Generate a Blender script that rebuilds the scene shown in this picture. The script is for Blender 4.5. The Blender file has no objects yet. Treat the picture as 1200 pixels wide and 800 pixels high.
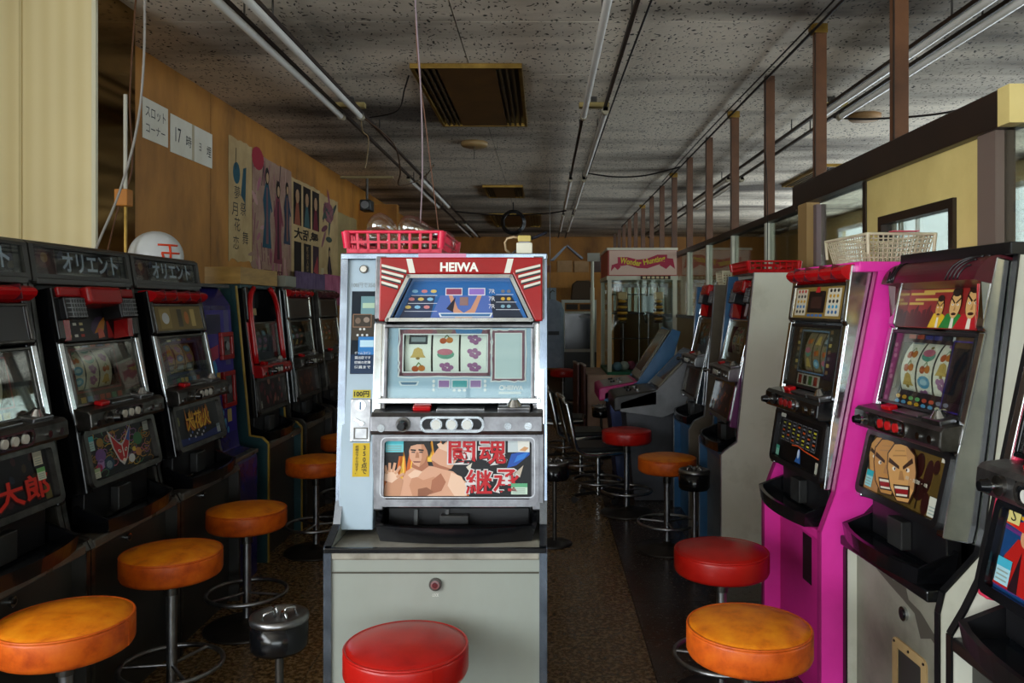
import bpy, math, random
from mathutils import Matrix, Vector
random.seed(7)
PI = math.pi
SC = bpy.context.scene
COL = SC.collection

# ------------------------------------------------------------------ camera, world, light
cam_d = bpy.data.cameras.new('camera')
cam = bpy.data.objects.new('camera', cam_d)
COL.objects.link(cam)
cam.location = (0, 0, 1.3)
cam.rotation_euler = (PI / 2, 0, 0)
cam_d.sensor_width = 36.0
cam_d.lens = 28.5
cam_d.shift_x = -38 / 1200
cam_d.shift_y = -42 / 1200
cam_d.clip_start = 0.05
SC.camera = cam

SC.view_settings.view_transform = 'Standard'
SC.view_settings.look = 'None'
SC.view_settings.gamma = 1.0
SC.view_settings.exposure = 0.72

w = bpy.data.worlds.new('sky')
SC.world = w
w.use_nodes = True
wn = w.node_tree.nodes
wn['Background'].inputs['Color'].default_value = (0.80, 0.90, 1.0, 1)
wn['Background'].inputs['Strength'].default_value = 1.6


def area(name, loc, rot, sx, sy, power, color=(1, 1, 1)):
    l = bpy.data.lights.new(name, 'AREA')
    l.shape = 'RECTANGLE'
    l.size = sx
    l.size_y = sy
    l.energy = power
    l.color = color
    o = bpy.data.objects.new(name, l)
    COL.objects.link(o)
    o.location = loc
    o.rotation_euler = rot
    return o


# daylight standing in the shop front behind the photographer and in the windows of the far right wall
area('shopfront_daylight', (0.3, -7.4, 1.3), (PI / 2 + 0.28, 0, 0), 6.2, 2.1, 100, (0.92, 0.97, 1.0))
area('left_window_daylight', (-2.68, -1.3, 1.6), (PI / 2 + 0.22, 0, -PI / 2), 4.4, 1.7, 135, (0.95, 0.98, 1.0))
area('side_window_daylight', (4.55, 1.2, 1.72), (PI / 2, 0, PI / 2), 3.2, 1.55, 18, (0.84, 0.93, 1.0))
area('side_window_daylight', (4.55, 6.4, 1.72), (PI / 2, 0, PI / 2), 3.6, 1.55, 30, (0.84, 0.93, 1.0))
area('side_window_daylight', (4.55, 10.7, 1.72), (PI / 2, 0, PI / 2), 3.8, 1.55, 48, (0.84, 0.93, 1.0))


# ------------------------------------------------------------------ materials
def lin(h):
    h = h.lstrip('#')
    r = []
    for i in (0, 2, 4):
        c = int(h[i:i + 2], 16) / 255
        r.append(c / 12.92 if c <= 0.04045 else ((c + 0.055) / 1.055) ** 2.4)
    return (*r, 1.0)


MATS = {}


def base_mat(name):
    m = bpy.data.materials.new(name)
    m.use_nodes = True
    return m, m.node_tree.nodes, m.node_tree.links, m.node_tree.nodes['Principled BSDF']


def pr(h, rough=0.45, metal=0.0, spec=0.28):
    """plain coloured material (print, plastic)"""
    k = (h, rough, metal, spec)
    if k in MATS:
        return MATS[k]
    m, n, l, b = base_mat('colour_' + h)
    b.inputs['Base Color'].default_value = lin(h)
    b.inputs['Roughness'].default_value = rough
    b.inputs['Metallic'].default_value = metal
    b.inputs['Specular IOR Level'].default_value = spec
    MATS[k] = m
    return m


def mottled(name, stops, scale=6.0, rough=0.4, metal=0.0, stretch=(1, 1, 1), bump=0.0, detail=6, rvar=0.0, spec=0.5, coat=0.0):
    m, n, l, b = base_mat(name)
    tc = n.new('ShaderNodeTexCoord')
    mp = n.new('ShaderNodeMapping')
    mp.inputs['Scale'].default_value = stretch
    nz = n.new('ShaderNodeTexNoise')
    nz.inputs['Scale'].default_value = scale
    nz.inputs['Detail'].default_value = detail
    nz.inputs['Roughness'].default_value = 0.62
    cr = n.new('ShaderNodeValToRGB')
    el = cr.color_ramp.elements
    el[0].position, el[0].color = stops[0][0], lin(stops[0][1])
    el[1].position, el[1].color = stops[-1][0], lin(stops[-1][1])
    for p, c in stops[1:-1]:
        e = el.new(p)
        e.color = lin(c)
    l.new(tc.outputs['Object'], mp.inputs['Vector'])
    l.new(mp.outputs[0], nz.inputs['Vector'])
    l.new(nz.outputs['Fac'], cr.inputs[0])
    l.new(cr.outputs[0], b.inputs['Base Color'])
    b.inputs['Roughness'].default_value = rough
    b.inputs['Metallic'].default_value = metal
    b.inputs['Specular IOR Level'].default_value = spec
    b.inputs['Coat Weight'].default_value = coat
    if rvar:
        ma = n.new('ShaderNodeMapRange')
        ma.inputs['To Min'].default_value = max(0.02, rough - rvar)
        ma.inputs['To Max'].default_value = rough + rvar
        l.new(nz.outputs['Fac'], ma.inputs['Value'])
        l.new(ma.outputs[0], b.inputs['Roughness'])
    if bump:
        bp = n.new('ShaderNodeBump')
        bp.inputs['Strength'].default_value = bump
        bp.inputs['Distance'].default_value = 0.002
        l.new(nz.outputs['Fac'], bp.inputs['Height'])
        l.new(bp.outputs[0], b.inputs['Normal'])
    return m


def glass_mat(name, tint='#f4f8f6', fac=0.02, rough=0.02):
    m = bpy.data.materials.new(name)
    m.use_nodes = True
    n, l = m.node_tree.nodes, m.node_tree.links
    n.clear()
    out = n.new('ShaderNodeOutputMaterial')
    mix = n.new('ShaderNodeMixShader')
    tr = n.new('ShaderNodeBsdfTransparent')
    tr.inputs[0].default_value = lin(tint)
    gl = n.new('ShaderNodeBsdfGlossy')
    gl.inputs['Roughness'].default_value = rough
    lw = n.new('ShaderNodeLayerWeight')
    lw.inputs['Blend'].default_value = 0.25
    ma = n.new('ShaderNodeMath')
    ma.operation = 'MULTIPLY_ADD'
    ma.inputs[1].default_value = 0.28
    ma.inputs[2].default_value = fac
    ma.use_clamp = True
    l.new(lw.outputs['Fresnel'], ma.inputs[0])
    l.new(ma.outputs[0], mix.inputs[0])
    l.new(tr.outputs[0], mix.inputs[1])
    l.new(gl.outputs[0], mix.inputs[2])
    l.new(mix.outputs[0], out.inputs[0])
    return m


CHROME = mottled('chrome', [(0.3, '#b9bec2'), (0.7, '#dfe3e6')], 9, 0.16, 1.0, rvar=0.08)
STEEL = mottled('worn_steel', [(0.3, '#77757a'), (0.7, '#aeb0b2')], 14, 0.33, 1.0, rvar=0.12)
PEWTER = mottled('tarnished_steel', [(0.3, '#4c4a4c'), (0.7, '#86868a')], 16, 0.36, 1.0, rvar=0.14)
BLUECHROME = mottled('blue_chrome', [(0.3, '#6a7382'), (0.7, '#9aa4b2')], 9, 0.25, 1.0, rvar=0.08)
DARKSTEEL = mottled('dark_steel', [(0.3, '#3a3836'), (0.7, '#6d6a66')], 14, 0.35, 0.9, rvar=0.1)
BLACK = mottled('black_plastic', [(0.3, '#0b0b0d'), (0.7, '#17171a')], 10, 0.35)
BLACKGLOSS = mottled('black_gloss', [(0.3, '#08090b'), (0.7, '#121317')], 10, 0.18, rvar=0.08)
DARKGREY = mottled('dark_grey', [(0.3, '#1d1e1f'), (0.7, '#2d2d2c')], 9, 0.4)
IVORY = mottled('ivory_laminate', [(0.25, '#7d7863'), (0.42, '#92978f'), (0.8, '#9aa19a')], 3.2, 0.42, stretch=(1, 1, 0.6))
WHITEPANEL = mottled('white_panel', [(0.25, '#93a7b6'), (0.5, '#9fb3c2'), (0.8, '#a8bbc9')], 4, 0.3)
GREYBOARD = mottled('grey_board', [(0.2, '#a5a390'), (0.45, '#d6d6c7'), (0.8, '#e0e0d4')], 3.0, 0.5)
PINK = mottled('magenta_laminate', [(0.2, '#e02a9c'), (0.6, '#f53cb2'), (0.9, '#fb4cbc')], 4, 0.35)
DARKPINK = mottled('magenta_front', [(0.2, '#b01f74'), (0.7, '#cc2a88')], 4, 0.45)
PURPLE = mottled('purple_side', [(0.2, '#4c1a48'), (0.7, '#6e2a66')], 5, 0.3)
BLUE = mottled('blue_side', [(0.2, '#1f4a72'), (0.7, '#2f6896')], 5, 0.35)
TEAL = mottled('teal_side', [(0.2, '#12323a'), (0.7, '#1d4a50')], 5, 0.45)
CHAR = mottled('charcoal_laminate', [(0.25, '#201f1d'), (0.5, '#2f2e2b'), (0.8, '#3d3b37')], 5, 0.42, rvar=0.1)
LEDGE = mottled('worn_grey_ledge', [(0.25, '#39352f'), (0.5, '#55524c'), (0.8, '#6f6b64')], 8, 0.3, rvar=0.1)
RED = mottled('red_plastic', [(0.3, '#8c0b10'), (0.7, '#a81417')], 5, 0.25)
RED2 = mottled('red_bright', [(0.3, '#a80910'), (0.7, '#c41018')], 5, 0.22)
MAROON = mottled('maroon_plastic', [(0.3, '#43101c'), (0.7, '#5d1926')], 6, 0.3)
CRIMSON = mottled('crimson_basket', [(0.3, '#cc0f36'), (0.7, '#e01c48')], 8, 0.35)
CREAMB = mottled('cream_wire', [(0.3, '#b5ab8c'), (0.7, '#d9d0b4')], 20, 0.5)
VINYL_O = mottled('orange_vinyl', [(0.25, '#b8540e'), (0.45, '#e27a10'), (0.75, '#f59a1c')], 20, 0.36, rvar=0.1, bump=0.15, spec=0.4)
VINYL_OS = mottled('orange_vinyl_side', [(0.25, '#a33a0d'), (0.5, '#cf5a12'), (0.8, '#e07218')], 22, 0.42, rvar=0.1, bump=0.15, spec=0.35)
VINYL_R = mottled('red_vinyl', [(0.25, '#98100c'), (0.5, '#b4150e'), (0.8, '#c02214')], 8, 0.33, rvar=0.08, bump=0.15, spec=0.45)
WOODW = mottled('brown_wall', [(0.22, '#4f300d'), (0.42, '#9c661e'), (0.58, '#b5792b'), (0.85, '#c28730')], 2.6, 0.55, stretch=(1, 1, 0.45), detail=8)
CREAMWALL = None
BRASS = mottled('brass', [(0.3, '#7a5e28'), (0.7, '#ab8a44')], 10, 0.35, 0.8)
GOLDWOOD = mottled('gold_wood', [(0.3, '#8f6a2c'), (0.7, '#b78f46')], 6, 0.45, stretch=(1, 1, 6))
CARD = mottled('cardboard', [(0.3, '#8c6a43'), (0.7, '#a9845a')], 6, 0.7)
BROWNPOST = mottled('brown_post', [(0.3, '#4a2d1a'), (0.7, '#6b4428')], 5, 0.4)
DARKBEAM = mottled('dark_beam', [(0.3, '#1c120d'), (0.7, '#2c1d15')], 5, 0.4)
YELPANEL = mottled('yellow_board', [(0.25, '#c4ad6c'), (0.6, '#dac47e'), (0.85, '#e2ce8a')], 3, 0.5)
WHITEBAR = pr('#c9ccc6', 0.4)
PAPER = mottled('paper', [(0.3, '#d3cdbd'), (0.7, '#e3dfd3')], 5, 0.7)
TAN = mottled('old_poster_paper', [(0.3, '#a78a5c'), (0.7, '#c4a877')], 5, 0.7)
GLASS = glass_mat('clear_glass')
GLASSR = glass_mat('window_glass', '#e4e8e2', 0.10)
BULBG = glass_mat('bulb_glass', '#f8f6f2', 0.16)
SMOKE = glass_mat('smoked_plastic', '#7d8088', 0.12, 0.05)


def cream_wall_mat():
    m, n, l, b = base_mat('striped_wallpaper')
    tc = n.new('ShaderNodeTexCoord')
    wv = n.new('ShaderNodeTexWave')
    wv.wave_type = 'BANDS'
    wv.bands_direction = 'X'
    wv.inputs['Scale'].default_value = 4.2
    wv.inputs['Distortion'].default_value = 0.6
    wv.inputs['Detail'].default_value = 2
    wv.inputs['Detail Scale'].default_value = 0.4
    nz = n.new('ShaderNodeTexNoise')
    nz.inputs['Scale'].default_value = 2.0
    cr = n.new('ShaderNodeValToRGB')
    cr.color_ramp.elements[0].color = lin('#e2cf9a')
    cr.color_ramp.elements[1].color = lin('#ead9a8')
    mx = n.new('ShaderNodeMix')
    mx.data_type = 'RGBA'
    mx.blend_type = 'MULTIPLY'
    mx.inputs[0].default_value = 0.12
    l.new(tc.outputs['Object'], wv.inputs['Vector'])
    l.new(tc.outputs['Object'], nz.inputs['Vector'])
    l.new(wv.outputs['Fac'], cr.inputs[0])
    l.new(cr.outputs[0], mx.inputs[6])
    l.new(nz.outputs['Fac'], mx.inputs[7])
    l.new(mx.outputs[2], b.inputs['Base Color'])
    b.inputs['Roughness'].default_value = 0.5
    return m


CREAMWALL = cream_wall_mat()


def ceiling_mat():
    m, n, l, b = base_mat('acoustic_ceiling')
    tc = n.new('ShaderNodeTexCoord')
    # worm holes: cells stretched into short dashes, turned by a coarse noise
    vo = n.new('ShaderNodeTexVoronoi')
    vo.inputs['Scale'].default_value = 26
    mp = n.new('ShaderNodeMapping')
    mp.inputs['Scale'].default_value = (2.0, 0.9, 1)
    mp.inputs['Rotation'].default_value = (0, 0, 0.5)
    dn = n.new('ShaderNodeTexNoise')
    dn.inputs['Scale'].default_value = 12
    ad = n.new('ShaderNodeMix')
    ad.data_type = 'VECTOR'
    ad.inputs[0].default_value = 0.10
    l.new(tc.outputs['Object'], ad.inputs[4])
    l.new(dn.outputs['Color'], ad.inputs[5])
    l.new(tc.outputs['Object'], dn.inputs['Vector'])
    l.new(ad.outputs[1], mp.inputs['Vector'])
    l.new(mp.outputs[0], vo.inputs['Vector'])
    hole = n.new('ShaderNodeValToRGB')
    hole.color_ramp.elements[0].position = 0.20
    hole.color_ramp.elements[0].color = lin('#3a342e')
    hole.color_ramp.elements[1].position = 0.30
    hole.color_ramp.elements[1].color = (1, 1, 1, 1)
    l.new(vo.outputs['Distance'], hole.inputs[0])
    # soot streaks running across the room
    nz = n.new('ShaderNodeTexNoise')
    nz.inputs['Scale'].default_value = 1.0
    nz.inputs['Detail'].default_value = 5
    m2 = n.new('ShaderNodeMapping')
    m2.inputs['Scale'].default_value = (0.42, 1.5, 1)
    m2.inputs['Location'].default_value = (1.3, 0.6, 0)
    l.new(tc.outputs['Object'], m2.inputs['Vector'])
    l.new(m2.outputs[0], nz.inputs['Vector'])
    so = n.new('ShaderNodeValToRGB')
    so.color_ramp.elements[0].position = 0.33
    so.color_ramp.elements[0].color = lin('#574e45')
    so.color_ramp.elements[1].position = 0.58
    so.color_ramp.elements[1].color = lin('#e2d6c4')
    l.new(nz.outputs['Fac'], so.inputs[0])
    mx = n.new('ShaderNodeMix')
    mx.data_type = 'RGBA'
    mx.blend_type = 'MULTIPLY'
    mx.inputs[0].default_value = 1.0
    l.new(so.outputs[0], mx.inputs[6])
    l.new(hole.outputs[0], mx.inputs[7])
    l.new(mx.outputs[2], b.inputs['Base Color'])
    b.inputs['Roughness'].default_value = 0.85
    bp = n.new('ShaderNodeBump')
    bp.inputs['Strength'].default_value = 0.3
    bp.inputs['Distance'].default_value = 0.004
    l.new(vo.outputs['Distance'], bp.inputs['Height'])
    l.new(bp.outputs[0], b.inputs['Normal'])
    return m


CEIL = ceiling_mat()


def floor_mat(name, c0, c1, c2, rough):
    m = mottled(name, [(0.35, c0), (0.5, c1), (0.68, c2)], 55, rough, detail=4, rvar=0.14, spec=0.5)
    return m


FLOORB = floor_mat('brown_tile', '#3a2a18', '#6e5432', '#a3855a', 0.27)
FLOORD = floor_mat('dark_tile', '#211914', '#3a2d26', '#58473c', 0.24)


# ------------------------------------------------------------------ mesh builder
class MB:
    def __init__(s):
        s.v, s.f, s.mi, s.sm, s.mats = [], [], [], [], []
        s.fr = Matrix.Identity(4)

    def slot(s, m):
        if m not in s.mats:
            s.mats.append(m)
        return s.mats.index(m)

    def add(s, verts, faces, m, smooth=False):
        o = len(s.v)
        k = s.slot(m)
        for p in verts:
            s.v.append(tuple(s.fr @ Vector(p)))
        for f in faces:
            s.f.append(tuple(o + i for i in f))
            s.mi.append(k)
            s.sm.append(smooth)
        return s

    def box(s, x0, x1, y0, y1, z0, z1, m):
        x0, x1 = min(x0, x1), max(x0, x1)
        y0, y1 = min(y0, y1), max(y0, y1)
        z0, z1 = min(z0, z1), max(z0, z1)
        v = [(x0, y0, z0), (x1, y0, z0), (x1, y1, z0), (x0, y1, z0), (x0, y0, z1), (x1, y0, z1), (x1, y1, z1), (x0, y1, z1)]
        return s.add(v, [(0, 3, 2, 1), (4, 5, 6, 7), (0, 1, 5, 4), (1, 2, 6, 5), (2, 3, 7, 6), (3, 0, 4, 7)], m)

    def prism(s, prof, a, b, m, axis='x'):
        """extrude a 2-D outline: axis x -> (y,z); y -> (x,z); z -> (x,y)"""
        n = len(prof)

        def P(p, q):
            return (q, p[0], p[1]) if axis == 'x' else ((p[0], q, p[1]) if axis == 'y' else (p[0], p[1], q))
        v = [P(p, a) for p in prof] + [P(p, b) for p in prof]
        f = [tuple(range(n)), tuple(range(2 * n - 1, n - 1, -1))]
        f += [(i, i + n, (i + 1) % n + n, (i + 1) % n) for i in range(n)]
        return s.add(v, f, m)

    def strip(s, path, a, b, th, m):
        """thin band (x from a to b) following an open (y,z) path, th thick to the front"""
        for (p, q) in zip(path[:-1], path[1:]):
            d = Vector((q[0] - p[0], q[1] - p[1])).normalized()
            nx, nz = -d.y * th, d.x * th
            s.prism([(p[0], p[1]), (q[0], q[1]), (q[0] + nx, q[1] + nz), (p[0] + nx, p[1] + nz)], a, b, m)
        return s

    def cyl(s, p0, p1, r, m, n=16, r1=None, smooth=True, cap=True):
        p0, p1 = Vector(p0), Vector(p1)
        r1 = r if r1 is None else r1
        d = (p1 - p0).normalized()
        u = d.orthogonal().normalized()
        w_ = d.cross(u)
        v = []
        for (c, rr) in ((p0, r), (p1, r1)):
            for i in range(n):
                t = 2 * PI * i / n
                v.append(c + u * (rr * math.cos(t)) + w_ * (rr * math.sin(t)))
        s.add(v, [(i, (i + 1) % n, n + (i + 1) % n, n + i) for i in range(n)], m, smooth)
        if cap:
            s.add(v, [tuple(range(n - 1, -1, -1)), tuple(range(n, 2 * n))], m, False)
        return s

    def lathe(s, prof, c, m, n=32, smooth=True):
        """prof: (r,z) from bottom to top, around the vertical through c"""
        v = []
        for (r, z) in prof:
            for i in range(n):
                t = 2 * PI * i / n
                v.append((c[0] + r * math.cos(t), c[1] + r * math.sin(t), c[2] + z))
        f = []
        for k in range(len(prof) - 1):
            for i in range(n):
                j = (i + 1) % n
                f.append((k * n + i, k * n + j, (k + 1) * n + j, (k + 1) * n + i))
        f.append(tuple(range(n - 1, -1, -1)))
        f.append(tuple((len(prof) - 1) * n + i for i in range(n)))
        return s.add(v, f, m, smooth)

    def tube(s, pts, r, m, n=8, closed=False):
        pts = [Vector(p) for p in pts]
        N = len(pts)
        v = []
        up = Vector((0.13, 0.21, 1)).normalized()
        for i, p in enumerate(pts):
            a = pts[(i - 1) % N] if (closed or i > 0) else p
            b = pts[(i + 1) % N] if (closed or i < N - 1) else p
            d = (b - a).normalized()
            u = d.cross(up)
            if u.length < 1e-3:
                u = d.cross(Vector((1, 0, 0)))
            u.normalize()
            w_ = d.cross(u)
            for k in range(n):
                t = 2 * PI * k / n
                v.append(p + u * (r * math.cos(t)) + w_ * (r * math.sin(t)))
        f = []
        for i in range(N if closed else N - 1):
            j = (i + 1) % N
            for k in range(n):
                q = (k + 1) % n
                f.append((i * n + k, j * n + k, j * n + q, i * n + q))
        if not closed:
            f.append(tuple(range(n)))
            f.append(tuple((N - 1) * n + k for k in range(n - 1, -1, -1)))
        return s.add(v, f, m, True)

    def torus(s, c, R, r, m, n=40, k=8):
        return s.tube([(c[0] + R * math.cos(2 * PI * i / n), c[1] + R * math.sin(2 * PI * i / n), c[2]) for i in range(n)], r, m, k, True)

    # ---- drawing in the current frame (u right, v up, d out of the surface)
    def poly(s, pts, d, m):
        return s.add([(p[0], p[1], d) for p in pts], [tuple(range(len(pts)))], m)

    def rect(s, u0, v0, u1, v1, d, m):
        return s.poly([(u0, v0), (u1, v0), (u1, v1), (u0, v1)], d, m)

    def ell(s, cu, cv, ru, rv, d, m, n=18, rot=0):
        c, q = math.cos(rot), math.sin(rot)
        return s.poly([(cu + ru * math.cos(2 * PI * i / n) * c - rv * math.sin(2 * PI * i / n) * q,
                        cv + ru * math.cos(2 * PI * i / n) * q + rv * math.sin(2 * PI * i / n) * c) for i in range(n)], d, m)

    def line(s, pts, wd, d, m):
        for p, q in zip(pts[:-1], pts[1:]):
            a, b = Vector(p), Vector(q)
            e = (b - a)
            if e.length < 1e-6:
                continue
            e.normalize()
            t = Vector((-e.y, e.x)) * wd / 2
            a2, b2 = a - e * wd * .3, b + e * wd * .3
            s.poly([a2 - t, b2 - t, b2 + t, a2 + t], d, m)
        return s

    def outline(s, u0, v0, u1, v1, wd, d, m):
        s.rect(u0, v0, u1, v0 + wd, d, m)
        s.rect(u0, v1 - wd, u1, v1, d, m)
        s.rect(u0, v0 + wd, u0 + wd, v1 - wd, d, m)
        return s.rect(u1 - wd, v0 + wd, u1, v1 - wd, d, m)

    def ring(s, u0, v0, u1, v1, wd, d0, d1, m):
        """raised rectangular frame"""
        s.box(u0, u1, v0, v0 + wd, d0, d1, m)
        s.box(u0, u1, v1 - wd, v1, d0, d1, m)
        s.box(u0, u0 + wd, v0 + wd, v1 - wd, d0, d1, m)
        return s.box(u1 - wd, u1, v0 + wd, v1 - wd, d0, d1, m)

    def rring(s, u0, v0, u1, v1, rad, wd, d0, d1, m, n=5):
        """raised frame with rounded corners"""
        def rr(a0, b0, a1, b1, r):
            o = []
            for (cx, cy, st) in ((a1 - r, b1 - r, 0), (a0 + r, b1 - r, 90), (a0 + r, b0 + r, 180), (a1 - r, b0 + r, 270)):
                for i in range(n + 1):
                    t = math.radians(st + 90 * i / n)
                    o.append((cx + r * math.cos(t), cy + r * math.sin(t)))
            return o
        A = rr(u0, v0, u1, v1, rad)
        B = rr(u0 + wd, v0 + wd, u1 - wd, v1 - wd, max(rad - wd * .6, .002))
        N = len(A)
        v = [(*p, d0) for p in A] + [(*p, d1) for p in A] + [(*p, d1) for p in B] + [(*p, d0) for p in B]
        f = []
        for i in range(N):
            j = (i + 1) % N
            f += [(i, j, N + j, N + i), (N + i, N + j, 2 * N + j, 2 * N + i), (2 * N + i, 2 * N + j, 3 * N + j, 3 * N + i)]
        return s.add(v, f, m)

    def text(s, body, cu, cv, wd, ht, d, m, bold=0.0, vert=False, th=0.0):
        vs, fs = glyphs(body, bold, vert)
        V = [(cu + x * wd, cv + y * ht, d) for (x, y) in vs]
        return s.add(V, fs, m)

    def build(s, name, parent=None, bevel=0.0, seg=2):
        me = bpy.data.meshes.new(name)
        me.from_pydata(s.v, [], s.f)
        for m in s.mats:
            me.materials.append(m)
        me.polygons.foreach_set('material_index', s.mi)
        me.polygons.foreach_set('use_smooth', s.sm)
        me.update()
        o = bpy.data.objects.new(name, me)
        COL.objects.link(o)
        if parent is not None:
            o.parent = parent
        if bevel:
            b = o.modifiers.new('bevel', 'BEVEL')
            b.width = bevel
            b.segments = seg
            b.limit_method = 'ANGLE'
            b.angle_limit = math.radians(40)
        return o


GL = {}


def glyphs(body, bold, vert):
    k = (body, bold, vert)
    if k in GL:
        return GL[k]
    c = bpy.data.curves.new('writing', 'FONT')
    c.body = '\n'.join(body) if vert else body
    c.resolution_u = 2
    c.offset = bold
    if vert:
        c.space_line = 0.95
        c.align_x = 'CENTER'
    o = bpy.data.objects.new('writing', c)
    m = o.to_mesh()
    vs = [(v.co.x, v.co.y) for v in m.vertices]
    fs = [tuple(p.vertices) for p in m.polygons]
    o.to_mesh_clear()
    bpy.data.objects.remove(o)
    bpy.data.curves.remove(c)
    xs = [v[0] for v in vs] or [0, 1]
    ys = [v[1] for v in vs] or [0, 1]
    x0, x1, y0, y1 = min(xs), max(xs), min(ys), max(ys)
    vs = [((x - (x0 + x1) / 2) / max(x1 - x0, 1e-6), (y - (y0 + y1) / 2) / max(y1 - y0, 1e-6)) for (x, y) in vs]
    # faces towards +d
    ff = []
    for f in fs:
        a = 0
        for i in range(len(f)):
            p, q = vs[f[i]], vs[f[(i + 1) % len(f)]]
            a += p[0] * q[1] - q[0] * p[1]
        ff.append(f if a > 0 else f[::-1])
    GL[k] = (vs, ff)
    return GL[k]


def frame(o, u, v):
    u, v = Vector(u).normalized(), Vector(v).normalized()
    n = u.cross(v)
    M = Matrix.Identity(4)
    for i in range(3):
        M[i][0], M[i][1], M[i][2], M[i][3] = u[i], v[i], n[i], o[i]
    return M


def thing(name, label, cat, loc=(0, 0, 0), rz=0.0, group=None):
    o = bpy.data.objects.new(name, None)
    o.empty_display_size = 0.1
    COL.objects.link(o)
    o.location = loc
    o.rotation_euler = (0, 0, rz)
    return tag(o, label, cat, group)


def tag(o, label, cat, group=None):
    o['label'] = label
    o['category'] = cat
    if group:
        o['group'] = group
    return o


def struct(o):
    o['kind'] = 'structure'
    return o


def copy_tree(o, parent=None):
    c = o.copy()
    COL.objects.link(c)
    if parent is not None:
        c.parent = parent
    for ch in list(o.children):
        copy_tree(ch, c)
    return c


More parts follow.
